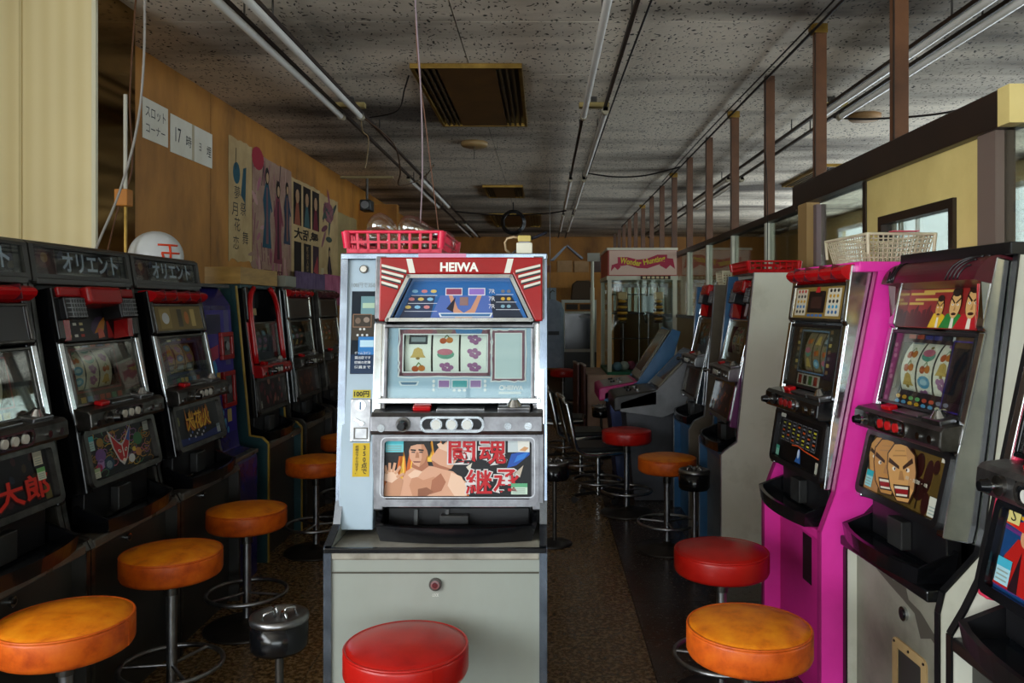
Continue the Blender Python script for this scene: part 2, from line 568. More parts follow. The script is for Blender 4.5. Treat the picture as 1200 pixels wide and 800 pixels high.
# ------------------------------------------------------------------ the setting
def setting():
    H = 2.7
    fl = struct(MB().box(-2.75, 4.7, -7.6, 16.6, -0.12, -0.004, pr('#1b1511', 0.4)).build('floor'))
    proto = {}
    for i in range(8):
        for k in range(18):
            x0 = 0.39 - 0.41 * 5 + 0.41 * i
            y0 = 1.51 + 0.41 * k
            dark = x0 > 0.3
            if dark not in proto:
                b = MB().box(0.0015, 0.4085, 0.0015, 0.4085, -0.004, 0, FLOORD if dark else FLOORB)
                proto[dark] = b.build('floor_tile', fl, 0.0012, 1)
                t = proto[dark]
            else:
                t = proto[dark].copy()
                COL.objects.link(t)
            t.location = (x0, y0, 0)
    ce = struct(MB().box(-2.75, 4.7, -7.6, 16.6, H + 0.012, H + 0.1, pr('#2a2622', 0.8)).build('ceiling'))
    first = None
    for i in range(5):
        for k in range(27):
            x0 = -4.08 + 1.82 * i
            y0 = 4.0 - 0.91 * 13 + 0.91 * k
            a, b = max(x0, -2.74), min(x0 + 1.82, 4.69)
            c, d = max(y0, -7.59), min(y0 + 0.91, 16.58)
            t = MB().box(a + .003, b - .003, c + .003, d - .003, H, H + .012, CEIL).build('ceiling_panel', ce)
    # left wall beyond the pillar, near wall set further out
    wl = struct(MB().box(-2.32, -2.2, 3.7, 16.6, -0.12, H, WOODW).build('wall_left'))
    MB().box(-2.204, -2.2, 5.34, 5.347, 0, H, pr('#4a2e12', .6)).build('panel_joint', wl)
    MB().box(-2.204, -2.2, 9.3, 9.307, 0, H, pr('#4a2e12', .6)).build('panel_joint', wl)
    MB().box(-2.2, -1.75, 9.6, 9.75, 0, H - .2, WOODW).build('wall_return', wl)
    b = MB()
    b.box(-2.87, -2.75, -7.6, 3.9, -0.12, .7, CREAMWALL)
    b.box(-2.87, -2.75, -7.6, 3.9, 2.5, H, CREAMWALL)
    b.box(-2.87, -2.75, -7.6, -3.6, .7, 2.5, CREAMWALL)
    b.box(-2.87, -2.75, 1.0, 3.9, .7, 2.5, CREAMWALL)
    struct(b.build('wall_left_front'))
    f = MB()
    f.fr = frame((-2.8, -3.6, .7), (0, 1, 0), (0, 0, 1))
    f.ring(0, 0, 4.6, 1.8, .05, -.03, .03, DARKBEAM)
    f.box(1.5, 1.56, .05, 1.75, -.03, .03, DARKBEAM)
    f.box(3.04, 3.10, .05, 1.75, -.03, .03, DARKBEAM)
    wi = struct(f.build('window_7'))
    for q in range(3):
        g = MB()
        g.fr = f.fr
        g.box(.05 + 1.53 * q, 1.5 + 1.53 * q, .05, 1.75, -.003, .003, GLASS)
        g.build('pane', wi)
    # pillar clad in striped paper, bronze mirror on its flank
    p = struct(MB().box(-2.75, -1.95, 3.52, 3.86, 0, H, CREAMWALL).build('wall_pillar'))
    b = MB()
    b.box(-1.962, -1.944, 3.512, 3.53, 0, H, pr('#d8d2b8', .4))
    b.build('corner_trim', p)
    MB().box(-2.278, -2.266, 3.512, 3.52, 0, H, pr('#cdbb8c', .4)).build('joint_trim', p)
    mir, n, l, bs = base_mat('bronze_mirror')
    bs.inputs['Base Color'].default_value = lin('#9a7a40')
    bs.inputs['Metallic'].default_value = 1.0
    bs.inputs['Roughness'].default_value = 0.09
    MB().box(-1.95, -1.946, 3.535, 3.855, 0.8, H - .002, mir).build('mirror', p)
    # back wall
    bk = struct(MB().box(-2.75, 4.7, 16.5, 16.62, -0.12, H, WOODW).build('wall_back'))
    # far right wall with three windows
    b = MB()
    X0, X1 = 4.6, 4.72
    b.box(X0, X1, -7.6, 16.6, -0.12, 0.9, CREAMWALL)
    b.box(X0, X1, -7.6, 16.6, 2.5, H, CREAMWALL)
    ys = [-7.6, -0.4, 2.8, 4.5, 8.3, 8.7, 12.7, 16.6]
    for i in range(0, 8, 2):
        b.box(X0, X1, ys[i], ys[i + 1], 0.9, 2.5, CREAMWALL)
    struct(b.build('wall_right'))
    for k, (a, c) in enumerate(((-.4, 2.8), (4.5, 8.3), (8.7, 12.7))):
        f = MB()
        f.fr = frame((4.62, c, 0.9), (0, -1, 0), (0, 0, 1))
        f.ring(0, 0, c - a, 1.6, .05, -0.03, 0.03, WHITEBAR)
        for q in (1, 2):
            f.box((c - a) * q / 3 - .02, (c - a) * q / 3 + .02, .05, 1.55, -.02, .02, WHITEBAR)
        wi = struct(f.build('window_%d' % (k + 1)))
        for q in range(3):
            g = MB()
            g.fr = f.fr
            g.box((c - a) * q / 3 + .03, (c - a) * (q + 1) / 3 - .03, .05, 1.55, -.003, .003, GLASS)
            g.build('pane', wi)
    # shop front behind the photographer
    b = MB()
    b.box(-2.75, 4.7, -7.64, -7.52, -0.12, 0.2, DARKBEAM)
    b.box(-2.75, 4.7, -7.64, -7.52, 2.4, H, GREYBOARD)
    b.box(3.6, 4.7, -7.64, -7.52, 0.2, 2.4, GREYBOARD)
    struct(b.build('wall_front'))
    f = MB()
    f.fr = frame((3.6, -7.58, 0.2), (-1, 0, 0), (0, 0, 1))
    f.ring(0, 0, 6.35, 2.2, .06, -.03, .03, DARKBEAM)
    for q in (1.58, 3.16, 4.74):
        f.box(q - .03, q + .03, .06, 2.14, -.03, .03, DARKBEAM)
    wi = struct(f.build('window_4'))
    for q in range(4):
        g = MB()
        g.fr = f.fr
        g.box(.05 + 1.58 * q, 1.55 + 1.58 * q, .06, 2.14, -.003, .003, GLASS)
        g.build('pane', wi)


setting()


def partition():
    X = 1.365
    root = struct(MB().box(X - .03, X + .03, 4.3, 15.7, 1.80, 1.84, DARKBEAM).build('trim_1'))
    # big dark beam carrying the near posts
    beam = struct(MB().box(X - .045, X + .045, 2.36, 4.32, 1.82, 1.93, DARKBEAM).build('trim_2', None, .004))
    MB().box(X - .046, X + .03, 2.30, 2.36, 1.82, 1.93, YELPANEL).build('beam_end', beam)
    for k in range(15):
        y = 3.12 + 0.9 * k
        zb = 1.93 if k < 2 else 1.84
        par = beam if k < 2 else root
        b = MB()
        b.box(X - .028, X + .028, y - .02, y + .02, zb, 2.69, BROWNPOST)
        b.box(X - .03, X - .026, y - .022, y - .012, zb, 2.69, DARKBEAM)
        b.build('post', par)
        if k in (1, 3, 6, 9):
            c = MB()
            c.box(X - .035, X + .03, y - .03, y + .03, 2.645, 2.69, BRASS)
            c.box(X - .05, X - .03, y - .02, y + .02, 2.66, 2.69, BRASS)
            c.build('brass_bracket', par)
    lw = struct(MB().box(X - .025, X + .025, 1.9, 15.7, 0, 1.18, pr('#8b7a54', .55)).build('wall_partition'))
    MB().box(X - .035, X + .035, 1.9, 15.7, 1.18, 1.21, DARKBEAM).build('sill', lw)
    for k in range(1, 15):
        y = 3.12 + 0.9 * k
        m = GREYBOARD if k > 1 else pr('#7a6a6c', .5)
        MB().box(X - .024, X + .024, y - .022, y + .022, 1.21, 1.80, m).build('mullion', lw)
        if k < 14:
            MB().box(X - .003, X + .003, y + .022, y + .878, 1.21, 1.80, GLASSR).build('pane', lw)
    # tan half post beside the beam end
    MB().box(X - .045, X + .02, 4.08, 4.22, 1.21, 1.82, pr('#a8895a', .5)).build('tan_stud', lw)
    # glass between stud and yellow board
    MB().box(X - .003, X + .003, 3.41, 3.99, 1.21, 1.82, GLASSR).build('pane', lw)
    MB().box(X - .02, X + .02, 3.40, 3.43, 1.21, 1.82, DARKBEAM).build('mullion', lw)
    # yellow board with its own small window
    b = MB()
    y0, y1, w0, w1 = 2.51, 3.40, 2.66, 3.26
    b.box(X - .012, X + .012, y0, w0, 1.21, 1.82, YELPANEL)
    b.box(X - .012, X + .012, w1, y1, 1.21, 1.82, YELPANEL)
    b.box(X - .012, X + .012, w0, w1, 1.21, 1.32, YELPANEL)
    b.box(X - .012, X + .012, w0, w1, 1.655, 1.82, YELPANEL)
    b.build('yellow_board', lw)
    f = MB()
    f.fr = frame((X, w1, 1.32), (0, -1, 0), (0, 0, 1))
    f.ring(0, 0, w1 - w0, .335, .032, -.02, .025, DARKBEAM)
    wi = struct(f.build('window_5'))
    g = MB()
    g.fr = f.fr
    g.box(.03, w1 - w0 - .03, .03, .305, -.003, .003, GLASSR)
    g.build('pane', wi)
    for q in (.06, .12):
        g = MB()
        g.fr = f.fr
        g.box(q, q + .018, .03, .305, -.018, -.006, WHITEBAR)
        g.build('sash_bar', wi)
    MB().box(X - .03, X + .03, 2.40, 2.50, 1.21, 1.82, pr('#6a5a52', .5)).build('mullion', lw)
    MB().box(X - .003, X + .003, 1.92, 2.40, 1.21, 1.82, GLASSR).build('pane', lw)


partition()


# ------------------------------------------------------------------ slot machines
Z0 = {}


def slot_symbols(b, cu, cv, kind, d, s=1.0):
    k = kind % 6
    if k == 0:      # bell
        b.poly([(cu - .022 * s, cv - .012 * s), (cu + .022 * s, cv - .012 * s), (cu + .016 * s, cv - .004 * s), (cu + .011 * s, cv + .012 * s), (cu, cv + .017 * s), (cu - .011 * s, cv + .012 * s), (cu - .016 * s, cv - .004 * s)], d, pr('#c9a85a'))
        b.ell(cu, cv - .014 * s, .006 * s, .004 * s, d + .0004, pr('#8f7434'), 8)
    elif k == 1:    # melon
        b.ell(cu, cv - .003 * s, .024 * s, .013 * s, d, pr('#5f9a86'), 14)
        b.ell(cu - .002 * s, cv + .004 * s, .022 * s, .009 * s, d + .0004, pr('#c0677c'), 14)
    elif k == 2:    # blue disc
        b.ell(cu, cv, .023 * s, .014 * s, d, pr('#5f9fc0'), 14)
        b.ell(cu, cv, .013 * s, .007 * s, d + .0004, pr('#a9d0e0'), 12)
    elif k == 3:    # bar
        b.rect(cu - .026 * s, cv - .014 * s, cu + .026 * s, cv + .014 * s, d, pr('#40464e'))
        b.rect(cu - .02 * s, cv - .007 * s, cu + .02 * s, cv + .007 * s, d + .0004, pr('#8f9aa0'))
    elif k == 4:    # grapes
        for (x, y) in ((-.01, .006), (.004, .008), (.014, 0), (-.004, -.004), (.006, -.009)):
            b.ell(cu + x * s, cv + y * s, .008 * s, .007 * s, d, pr('#a06a98'), 9)
    else:           # cherry
        b.ell(cu - .008 * s, cv - .004 * s, .010 * s, .009 * s, d, pr('#b8552c'), 10)
        b.ell(cu + .010 * s, cv - .002 * s, .010 * s, .009 * s, d, pr('#c7742c'), 10)
        b.line([(cu - .006 * s, cv + .002 * s), (cu + .002 * s, cv + .014 * s), (cu + .01 * s, cv + .004 * s)], .003, d, pr('#5a7a3a'))


def make_reel(parent, fr, cu, wd, v0, v1, depth, mat, seed, bold=1.0):
    """a curved reel band seen through the window"""
    R = .15
    b = MB()
    b.fr = fr
    cv = (v0 + v1) / 2
    half = (v1 - v0) / 2 + .02
    th = math.asin(min(.98, half / R))
    N = 12
    vs, fs = [], []
    for i in range(N + 1):
        t = -th + 2 * th * i / N
        vs += [(cu - wd / 2, cv + R * math.sin(t), depth - R + R * math.cos(t)), (cu + wd / 2, cv + R * math.sin(t), depth - R + R * math.cos(t))]
    for i in range(N):
        fs.append((2 * i, 2 * i + 1, 2 * i + 3, 2 * i + 2))
    b.add(vs, fs, mat, True)
    rng = random.Random(seed)
    tmp = MB()
    for k in range(-2, 3):
        slot_symbols(tmp, 0, k * .040, rng.randrange(6), .0008, bold)
    # wrap symbols on the drum
    vv = []
    for (u, v, d) in tmp.v:
        t = v / R
        vv.append((cu + u * wd / .072, cv + (R + d) * math.sin(t), depth - R + (R + d) * math.cos(t)))
    for f, mi in zip(tmp.f, tmp.mi):
        if all(abs(vv[i][1] - cv) < half for i in f):
            b.add([vv[i] for i in f], [tuple(range(len(f)))], tmp.mats[mi])
    return b.build('reel', parent)


def paytable(b, u0, v0, u1, v1, d, seed, cols=('#c8b98a', '#b8443a', '#6fa0b8', '#d8d8d0', '#c89a3a')):
    rng = random.Random(seed)
    ny = max(2, int((v1 - v0) / .018))
    nx = max(2, int((u1 - u0) / .03))
    for j in range(ny):
        for i in range(nx):
            if rng.random() < .8:
                x = u0 + (u1 - u0) * (i + .5) / nx
                y = v0 + (v1 - v0) * (j + .5) / ny
                b.rect(x - .010, y - .005, x + .010, y + .005, d, pr(rng.choice(cols)))


def tray_mesh(u0, u1, yb, yf, z0, z1, th, m, bulge=.03):
    """open coin tray with a bowed front: plan outline raised to a rim"""
    n = 8
    out = [(u0, yb)] + [(u0 + (u1 - u0) * i / n, yf + bulge * (2 * i / n - 1) ** 2) for i in range(n + 1)] + [(u1, yb)]
    c = ((u0 + u1) / 2, (yb + yf) / 2)
    inn = [(min(max(x, u0 + th), u1 - th), min(y + th, yb - th * .5)) for (x, y) in out]
    N = len(out)
    zr_ = lambda y: z0 + (z1 - z0) * (.50 + .5 * min(1, max(0, (y - yf) / (yb - yf))) ** 2)
    base = [((x - c[0]) * .94 + c[0], (y - c[1]) * .92 + c[1]) for (x, y) in out]
    b = MB()
    v = [(x, y, z0) for (x, y) in base] + [(x, y, zr_(y)) for (x, y) in out] + [(x, y, zr_(y)) for (x, y) in inn] + [(x, y, z0 + th) for (x, y) in inn]
    f = [tuple(range(N - 1, -1, -1))]
    for k in range(3):
        for i in range(N):
            j = (i + 1) % N
            f.append((k * N + i, k * N + j, (k + 1) * N + j, (k + 1) * N + i))
    b.add(v, f, m)
    b.add(v[3 * N:], [tuple(range(N))], pr('#1d2128', .16))
    return b


def slot(label, X, Y, rz, W, zl, a, sl=.11, wd=.455, cx=0.0, z0=None, name='slot_machine', group=None,
         side=CHAR, base=CHAR, ledge=LEDGE, trim=DARKSTEEL, flank=CHROME, deckm=DARKSTEEL, framem=DARKSTEEL, traym=BLACKGLOSS,
         ztop=1.44, depth=.55, cheek=None, hood=None, art=None, top=None, reels=None, buttons='#c9c9c2', lever=-1, topm=None,
         base_extra=None, extra=None, recess=.012, ts=1.0, side2=None, edgem=CHROME):
    root = thing(name, label, 'slot machine', (X, Y, 0), rz, group)
    z0 = zl if z0 is None else z0
    zr = z0 + .145

    def yy(z):
        return a + sl * (z - zr) / .485
    if cheek is None:
        cheek = [(0, 0), (0, zl), (a - .02, zl + .05), (yy(zr) + .01, zr), (yy(ztop) + .0, ztop)]
    prof = cheek + [(depth, ztop), (depth, 0)]
    th = .018
    for s in (-1, 1):
        x0, x1 = (-W / 2, -W / 2 + th) if s < 0 else (W / 2 - th, W / 2)
        MB().prism(prof, x0, x1, side2 if (side2 and s < 0) else side).build('side_panel', root)
        t = MB()
        t.strip(cheek, x0 - .001, x1 + .001, .005, trim)
        t.build('edge_trim', root)
    # carcass: base front, ledge, back, top
    b = MB()
    b.box(-W / 2 + th, W / 2 - th, recess + .01, recess + .028, 0.0, zl - .03, base)
    bp = b.build('base_panel', root)
    if base_extra:
        base_extra(bp, recess + .01, W, zl)
    b = MB()
    b.box(-W / 2 + th, W / 2 - th, -.004, depth - .03, zl - .03, zl, ledge)
    b.build('ledge', root, .006, 3)
    b = MB()
    b.box(-W / 2 + th, W / 2 - th, depth - .02, depth, 0, ztop - .02, side)
    b.box(-W / 2 + th, W / 2 - th, a + .13, a + .14, zl, zr + .05, BLACK)
    b.box(-W / 2 + th, W / 2 - th, yy(ztop) + .09, yy(ztop) + .10, zr + .05, ztop - .02, BLACK)
    b.build('back_panel', root)
    b = MB()
    b.box(-W / 2 + (th if topm is None else -.002), W / 2 - (th if topm is None else -.002), yy(ztop) - .006, depth, ztop - .02, ztop + (.0 if topm is None else .012), topm or side)
    b.build('top_panel', root, .003)
    # the tilted door: frame D (u right, t up the door, d out of it)
    D = frame((cx, yy(zr), zr), (1, 0, 0), (0, sl / .485, 1)) @ Matrix.Diagonal((1, ts, 1, 1))
    h = wd / 2
    for s in (-1, 1):
        b = MB()
        b.fr = D
        u0, u1 = (-h - .012, -h + .022) if s < 0 else (h - .022, h + .012)
        b.add([(u, t, d) for u in (u0, u1) for (t, d) in ((-.02, -.12), (-.02, .0), (.19, .008), (.27, .003), (.50, .003), (.51, .014), (.69, .018), (.69, -.12))],
                  [(7, 6, 5, 4, 3, 2, 1, 0), tuple(range(8, 16))] + [(i, (i + 1) % 8, (i + 1) % 8 + 8, i + 8) for i in range(8)], flank)
        b.build('door_side', root, .004, 2)
        b = MB()
        b.fr = D
        u0, u1 = (-h - .013, -h + .010) if s < 0 else (h - .010, h + .013)
        b.box(u0, u1, .215, .498, .002, .008, edgem)
        b.build('door_edge', root, .002)
    # art panel
    b = MB()
    b.fr = D
    b.box(-h + .018, h - .018, .005, .185, -.02, -.002, BLACK)
    p = b.build('art_backing', root)
    b = MB()
    b.fr = D
    if art:
        art(b, h - .03, .165)
        b.build('art_panel', root)
    b = MB()
    b.fr = D
    b.rring(-h + .004, -.008, h - .004, .19, .022, .020, -.004, .014, framem)
    b.build('art_frame', root)
    # control deck
    yF = yy(zr + .19) - .055
    zd0, zd1 = zr + .192 * ts, zr + .192 * ts + .06
    b = MB()
    b.prism([(yF + .006, zd0), (yF, zd0 + .012), (yF + .004, zd1 - .010), (yF + .014, zd1), (yy(zd1) + .035, zd1 + .012), (yy(zd1) + .035, zd0)], cx - h - .008, cx + h + .008, deckm)
    dk = b.build('control_deck', root, .004)
    F = frame((cx, yF + .002, zd0), (1, 0, 0), (0, 0, 1))
    b = MB()
    b.fr = F
    b.rring(-.10, .008, .075, .052, .02, .006, -.004, .004, CHROME if deckm is not STEEL else DARKSTEEL)
    b.add([(-.098, .01, .0015), (.073, .01, .0015), (.073, .05, .0015), (-.098, .05, .0015)], [(0, 1, 2, 3)], BLACKGLOSS)
    b.build('button_plate', dk)
    for i in range(3):
        b = MB()
        b.fr = F
        c = -.055 + .042 * i
        b.cyl((c, .030, -.002), (c, .030, .006), .0165, CHROME, 16)
        b.cyl((c, .030, .006), (c, .030, .011), .0125, pr(buttons, .35), 16)
        b.build('stop_button', dk)
    b = MB()
    b.fr = F
    lx = -.145
    b.cyl((lx, .030, -.002), (lx, .030, .008), .020, DARKSTEEL, 16)
    b.cyl((lx, .030, .008), (lx, .030, .030), .006, CHROME, 10)
    b.cyl((lx, .030, .026), (lx, .030, .044), .0145, BLACKGLOSS, 16, .010)
    b.build('start_lever', dk)
    b = MB()
    b.fr = F
    b.cyl((.14, .026, -.002), (.14, .026, .006), .010, CHROME, 12)
    b.build('lock', dk)
    for (u_, v_) in ((.195, .026), (-.205, .020)):
        b = MB()
        b.fr = F
        b.cyl((u_, v_, -.002), (u_, v_, .005), .0105, CHROME, 12)
        b.build('bolt', dk)
    T = frame((cx, yF + .02, zd1 + .001), (1, 0, 0), (0, 1, .2))
    b = MB()
    b.fr = T
    b.box(-.125, -.075, .012, .040, -.002, .012, RED2)
    b.build('bet_button', dk, .004)
    b = MB()
    b.fr = T
    b.box(-.06, .075, .012, .045, -.002, .004, STEEL)
    b.build('deck_plate', dk, .002)
    b = MB()
    b.fr = T
    b.box(.11, .2, .004, .05, -.004, .010, STEEL)
    b.cyl((.155, .03, .01), (.155, .03, .028), .022, CHROME, 14, .010)
    b.build('coin_slot', dk, .003)
    # reel window
    b = MB()
    b.fr = D
    if reels:
        reels(b, root, D, h)
    b = MB()
    b.fr = D
    b.ring(-h + .016, .272, h - .016, .495, .010, -.006, .008, framem)
    b.build('reel_frame', root, .002)
    b = MB()
    b.fr = D
    b.box(-h + .026, h - .026, .282, .485, .002, .004, GLASS)
    b.build('reel_glass', root)
    # top display and hood
    if hood:
        hood(root, D, h, top)
    # coin tray and a black block standing in for shade in the mouth above
    tz = min(zl + .002, zr - .135) if zl <= z0 else zl + .001
    tr = tray_mesh(cx - h + .01, cx + h - .01, a + .05, a - .085 if zl <= z0 else a - .085, tz, tz + .082, .012, traym).build('coin_tray', root)
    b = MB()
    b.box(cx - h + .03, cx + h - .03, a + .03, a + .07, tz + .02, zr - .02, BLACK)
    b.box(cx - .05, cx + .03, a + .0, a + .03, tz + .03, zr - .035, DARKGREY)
    b.build('chute_and_shade', root, .003)
    if extra:
        extra(root, D, h)
    return root


# ---- hoods
def hood_block(red, speaker=True, topcol='#17151a'):
    def f(root, D, h, top):
        b = MB()
        b.fr = D
        b.box(-h + .02, h - .02, .505, .63, -.05, -.03, pr(topcol, .3))
        if top:
            top(b, h, -.0295)
        b.build('pay_display', root)
        b = MB()
        b.fr = D
        b.add([(-h + .02, .505, -.028), (-h + .085, .505, -.028), (-h + .05, .61, -.028), (-h + .02, .61, -.028), (-h + .02, .505, .008), (-h + .055, .505, .008), (-h + .05, .61, .02), (-h + .02, .61, .02)],
              [(3, 2, 1, 0), (4, 5, 6, 7), (0, 1, 5, 4), (1, 2, 6, 5), (2, 3, 7, 6), (3, 0, 4, 7)], red)
        b.build('hood_cheek', root)
        b = MB()
        b.fr = D
        b.add([(h - .085, .505, -.028), (h - .02, .505, -.028), (h - .02, .61, -.028), (h - .05, .61, -.028), (h - .055, .505, .008), (h - .02, .505, .008), (h - .02, .61, .02), (h - .05, .61, .02)],
              [(3, 2, 1, 0), (4, 5, 6, 7), (0, 1, 5, 4), (1, 2, 6, 5), (2, 3, 7, 6), (3, 0, 4, 7)], red)
        b.build('hood_cheek', root)
        b = MB()
        b.fr = D
        b.box(-.10, .10, .625, .69, -.04, .055, red)
        b.build('hood', root, .012, 3)
        for s in (-1, 1):
            b = MB()
            b.fr = D
            b.box(s * .105, s * (h - .004), .655, .69, -.04, .03, red)
            b.build('hood_wing', root, .006, 2)
            b = MB()
            b.fr = D
            b.box(s * .105, s * (h - .012), .575, .652, -.03, .036, BLACK)
            g = b.build('speaker_box', root, .004, 2)
            b = MB()
            b.fr = D
            for i in range(6):
                u = s * (.112 + .0145 * i)
                b.box(u, u + s * .0025, .58, .648, .036, .039, STEEL)
            for j in range(5):
                v = .582 + .0155 * j
                b.box(s * .108, s * (h - .016), v, v + .0025, .036, .039, STEEL)
            b.build('speaker_grille', g)
    return f


def hood_bar(red, tanbox='#7d6a3c'):
    def f(root, D, h, top):
        b = MB()
        b.fr = D
        b.box(-h + .012, h - .012, .512, .628, -.05, .012, pr(tanbox, .3))
        if top:
            top(b, h, .0125)
        b.build('pay_display', root, .0)
        b = MB()
        b.fr = D
        b.ring(-h + .006, .506, h - .006, .634, .010, -.02, .018, DARKSTEEL)
        b.build('pay_frame', root, .002)
        b = MB()
        b.fr = D
        n = 8
        pr_ = [(.636 + .03 * (1 - math.cos(PI * i / n)), -.02 + .068 * math.sin(PI * i / n)) for i in range(n + 1)]
        b.add([(u, t, d) for u in (-h - .006, h + .006) for (t, d) in pr_],
              [tuple(range(n, -1, -1)), tuple(range(n + 1, 2 * n + 2))] + [(i, (i + 1) % (n + 1), (i + 1) % (n + 1) + n + 1, i + n + 1) for i in range(n + 1)], red)
        b.build('hood', root)
        for u in (-.16, -.06, .06, .16):
            b = MB()
            b.fr = D
            b.box(u - .002, u + .002, .642, .69, .0, .047, MAROON)
            b.build('hood_rib', root)
    return f


def hood_heiwa(root, D, h, top):
    # trapezoid display under a red mask with louvres
    def k(px, py):
        return ((px - 536) / 415, (592 - py) / 418)
    b = MB()
    b.fr = D
    P = [k(456, 380), k(616, 380), k(594, 331), k(478, 331)]
    b.poly(P, -.012, pr('#2c5f9a', .2))
    if top:
        top(b, k)
    b.build('pay_display', root)
    red = RED
    b = MB()
    b.fr = D
    L = [k(442, 382), k(449, 382), k(474, 326), k(598, 326), k(624, 382), k(633, 382), k(633, 306), k(442, 306)]
    n = len(L)
    b.add([(*p, -.02) for p in L] + [(*p, .022) for p in L], [tuple(range(n - 1, -1, -1)), tuple(range(n, 2 * n))] + [(i, (i + 1) % n, (i + 1) % n + n, i + n) for i in range(n)], red)
    hd = b.build('hood', root, .004, 2)
    b = MB()
    b.fr = D
    pts = [k(452, 380.5), k(476, 329), k(596, 329), k(620, 380.5)]
    for p, q in zip(pts, pts[1:] + pts[:1]):
        e = (Vector(q) - Vector(p)).normalized()
        t = Vector((-e.y, e.x)) * .005
        a_, c_ = Vector(p) - e * .004, Vector(q) + e * .004
        v = [(*(a_ - t), -.014), (*(c_ - t), -.014), (*(c_ + t), -.014), (*(a_ + t), -.014), (*(a_ - t), .026), (*(c_ - t), .026), (*(c_ + t), .026), (*(a_ + t), .026)]
        b.add(v, [(0, 3, 2, 1), (4, 5, 6, 7), (0, 1, 5, 4), (1, 2, 6, 5), (2, 3, 7, 6), (3, 0, 4, 7)], CHROME)
    b.build('pay_frame', root)
    cxp = 537.5
    for s in (-1, 1):
        b = MB()
        b.fr = D
        for i in range(4):
            y0 = 320 + i * 6.2
            u_out, u_in = cxp + s * 93, cxp + s * (64 + 3.2 * i)
            A, B = k(u_out, y0 - 1.5 + (i - 1) * .5 - 2), k(u_in, y0 + 3.2)
            b.poly(sorted_ccw([(A[0], A[1] - .0085), (B[0], B[1] - .0085), (B[0], B[1] + .003), (A[0], A[1] + .003)]), .0226, BLACK)
            b.poly(sorted_ccw([(A[0], A[1] - .0035), (B[0], B[1] - .0035), (B[0], B[1] + .0035), (A[0], A[1] + .0035)]), .0240, pr('#d9d4c8', .3))
        b.build('louvre', hd)
    b = MB()
    b.fr = D
    b.poly([k(477, 325), k(484, 325), k(480, 308), k(473, 308)], .0228, pr('#dedad0', .4))
    b.build('white_stripe', hd)
    b = MB()
    b.fr = D
    b.poly([k(588, 325), k(595, 325), k(599, 308), k(592, 308)], .0228, pr('#dedad0', .4))
    b.build('white_stripe', hd)
    b = MB()
    b.fr = D
    b.text('HEIWA', *k(535.5, 318), .108, .0265, .0232, pr('#efece4', .4), .035)
    b.build('lettering', hd)


def sorted_ccw(p):
    a = sum(p[i][0] * p[(i + 1) % len(p)][1] - p[(i + 1) % len(p)][0] * p[i][1] for i in range(len(p)))
    return p if a > 0 else p[::-1]


def hood_arc(root, D, h, top):
    b = MB()
    b.fr = D
    b.box(-h + .012, h - .02, .508, .632, -.034, -.02, pr('#8a2420', .35))
    if top:
        top(b, h, -.0195)
    b.build('pay_display', root)
    for s in (-1, 1):
        b = MB()
        b.fr = D
        i_ = .012 if s < 0 else .026
        b.add([(s * (h + .006), .50, -.05), (s * (h - i_), .50, -.05), (s * (h - i_), .50, .004), (s * (h + .006), .50, .006), (s * (h + .006), .64, -.05), (s * (h - i_), .64, -.05), (s * (h - i_), .64, .03), (s * (h + .006), .64, .045)],
              [(0, 3, 2, 1), (4, 5, 6, 7), (0, 1, 5, 4), (1, 2, 6, 5), (2, 3, 7, 6), (3, 0, 4, 7)], MAROON if s < 0 else CHROME)
        c = b.build('hood_cheek', root)
        if s > 0:
            b = MB()
            b.fr = D
            b.add([(h - .075, .51, -.018), (h - .027, .51, -.018), (h - .027, .51, .006), (h - .05, .62, -.018), (h - .027, .62, -.018), (h - .027, .62, .03)], [(0, 1, 4, 3), (0, 3, 5, 2), (0, 2, 1), (3, 4, 5), (1, 2, 5, 4)], RED2)
            b.build('cheek_light', c)
    # curved maroon visor
    b = MB()
    b.fr = D
    n = 10
    P = [(.622 + .075 * math.sin(PI / 2 * i / n), .062 - .062 * (1 - math.cos(PI / 2 * i / n)) + .0) for i in range(n + 1)] + [(.697, -.07), (.622, -.07)]
    N = len(P)
    b.add([(u, t, d) for u in (-h - .01, h + .01) for (t, d) in P], [tuple(range(N - 1, -1, -1)), tuple(range(N, 2 * N))] + [(i, (i + 1) % N, (i + 1) % N + N, i + N) for i in range(N)], MAROON)
    v = b.build('visor', root)
    for j in range(4):
        for s, cu in ((1, .165), (-1, -.2)):
            b = MB()
            b.fr = D
            R = .030 + .017 * j
            pts = []
            for i in range(9):
                t = PI / 2 * i / 8
                u = cu + (.03 - R * math.cos(t)) * 1.05 * (1 if s > 0 else -.6)
                q = min(1, max(0, R * math.sin(t) / .085))
                pts.append((u, .624 + .074 * math.sin(q * PI / 2 * .98), .063 - .062 * (1 - math.cos(q * PI / 2 * .98))))
            b.tube(pts, .0028, BLACK, 5)
            b.build('visor_louvre', v)


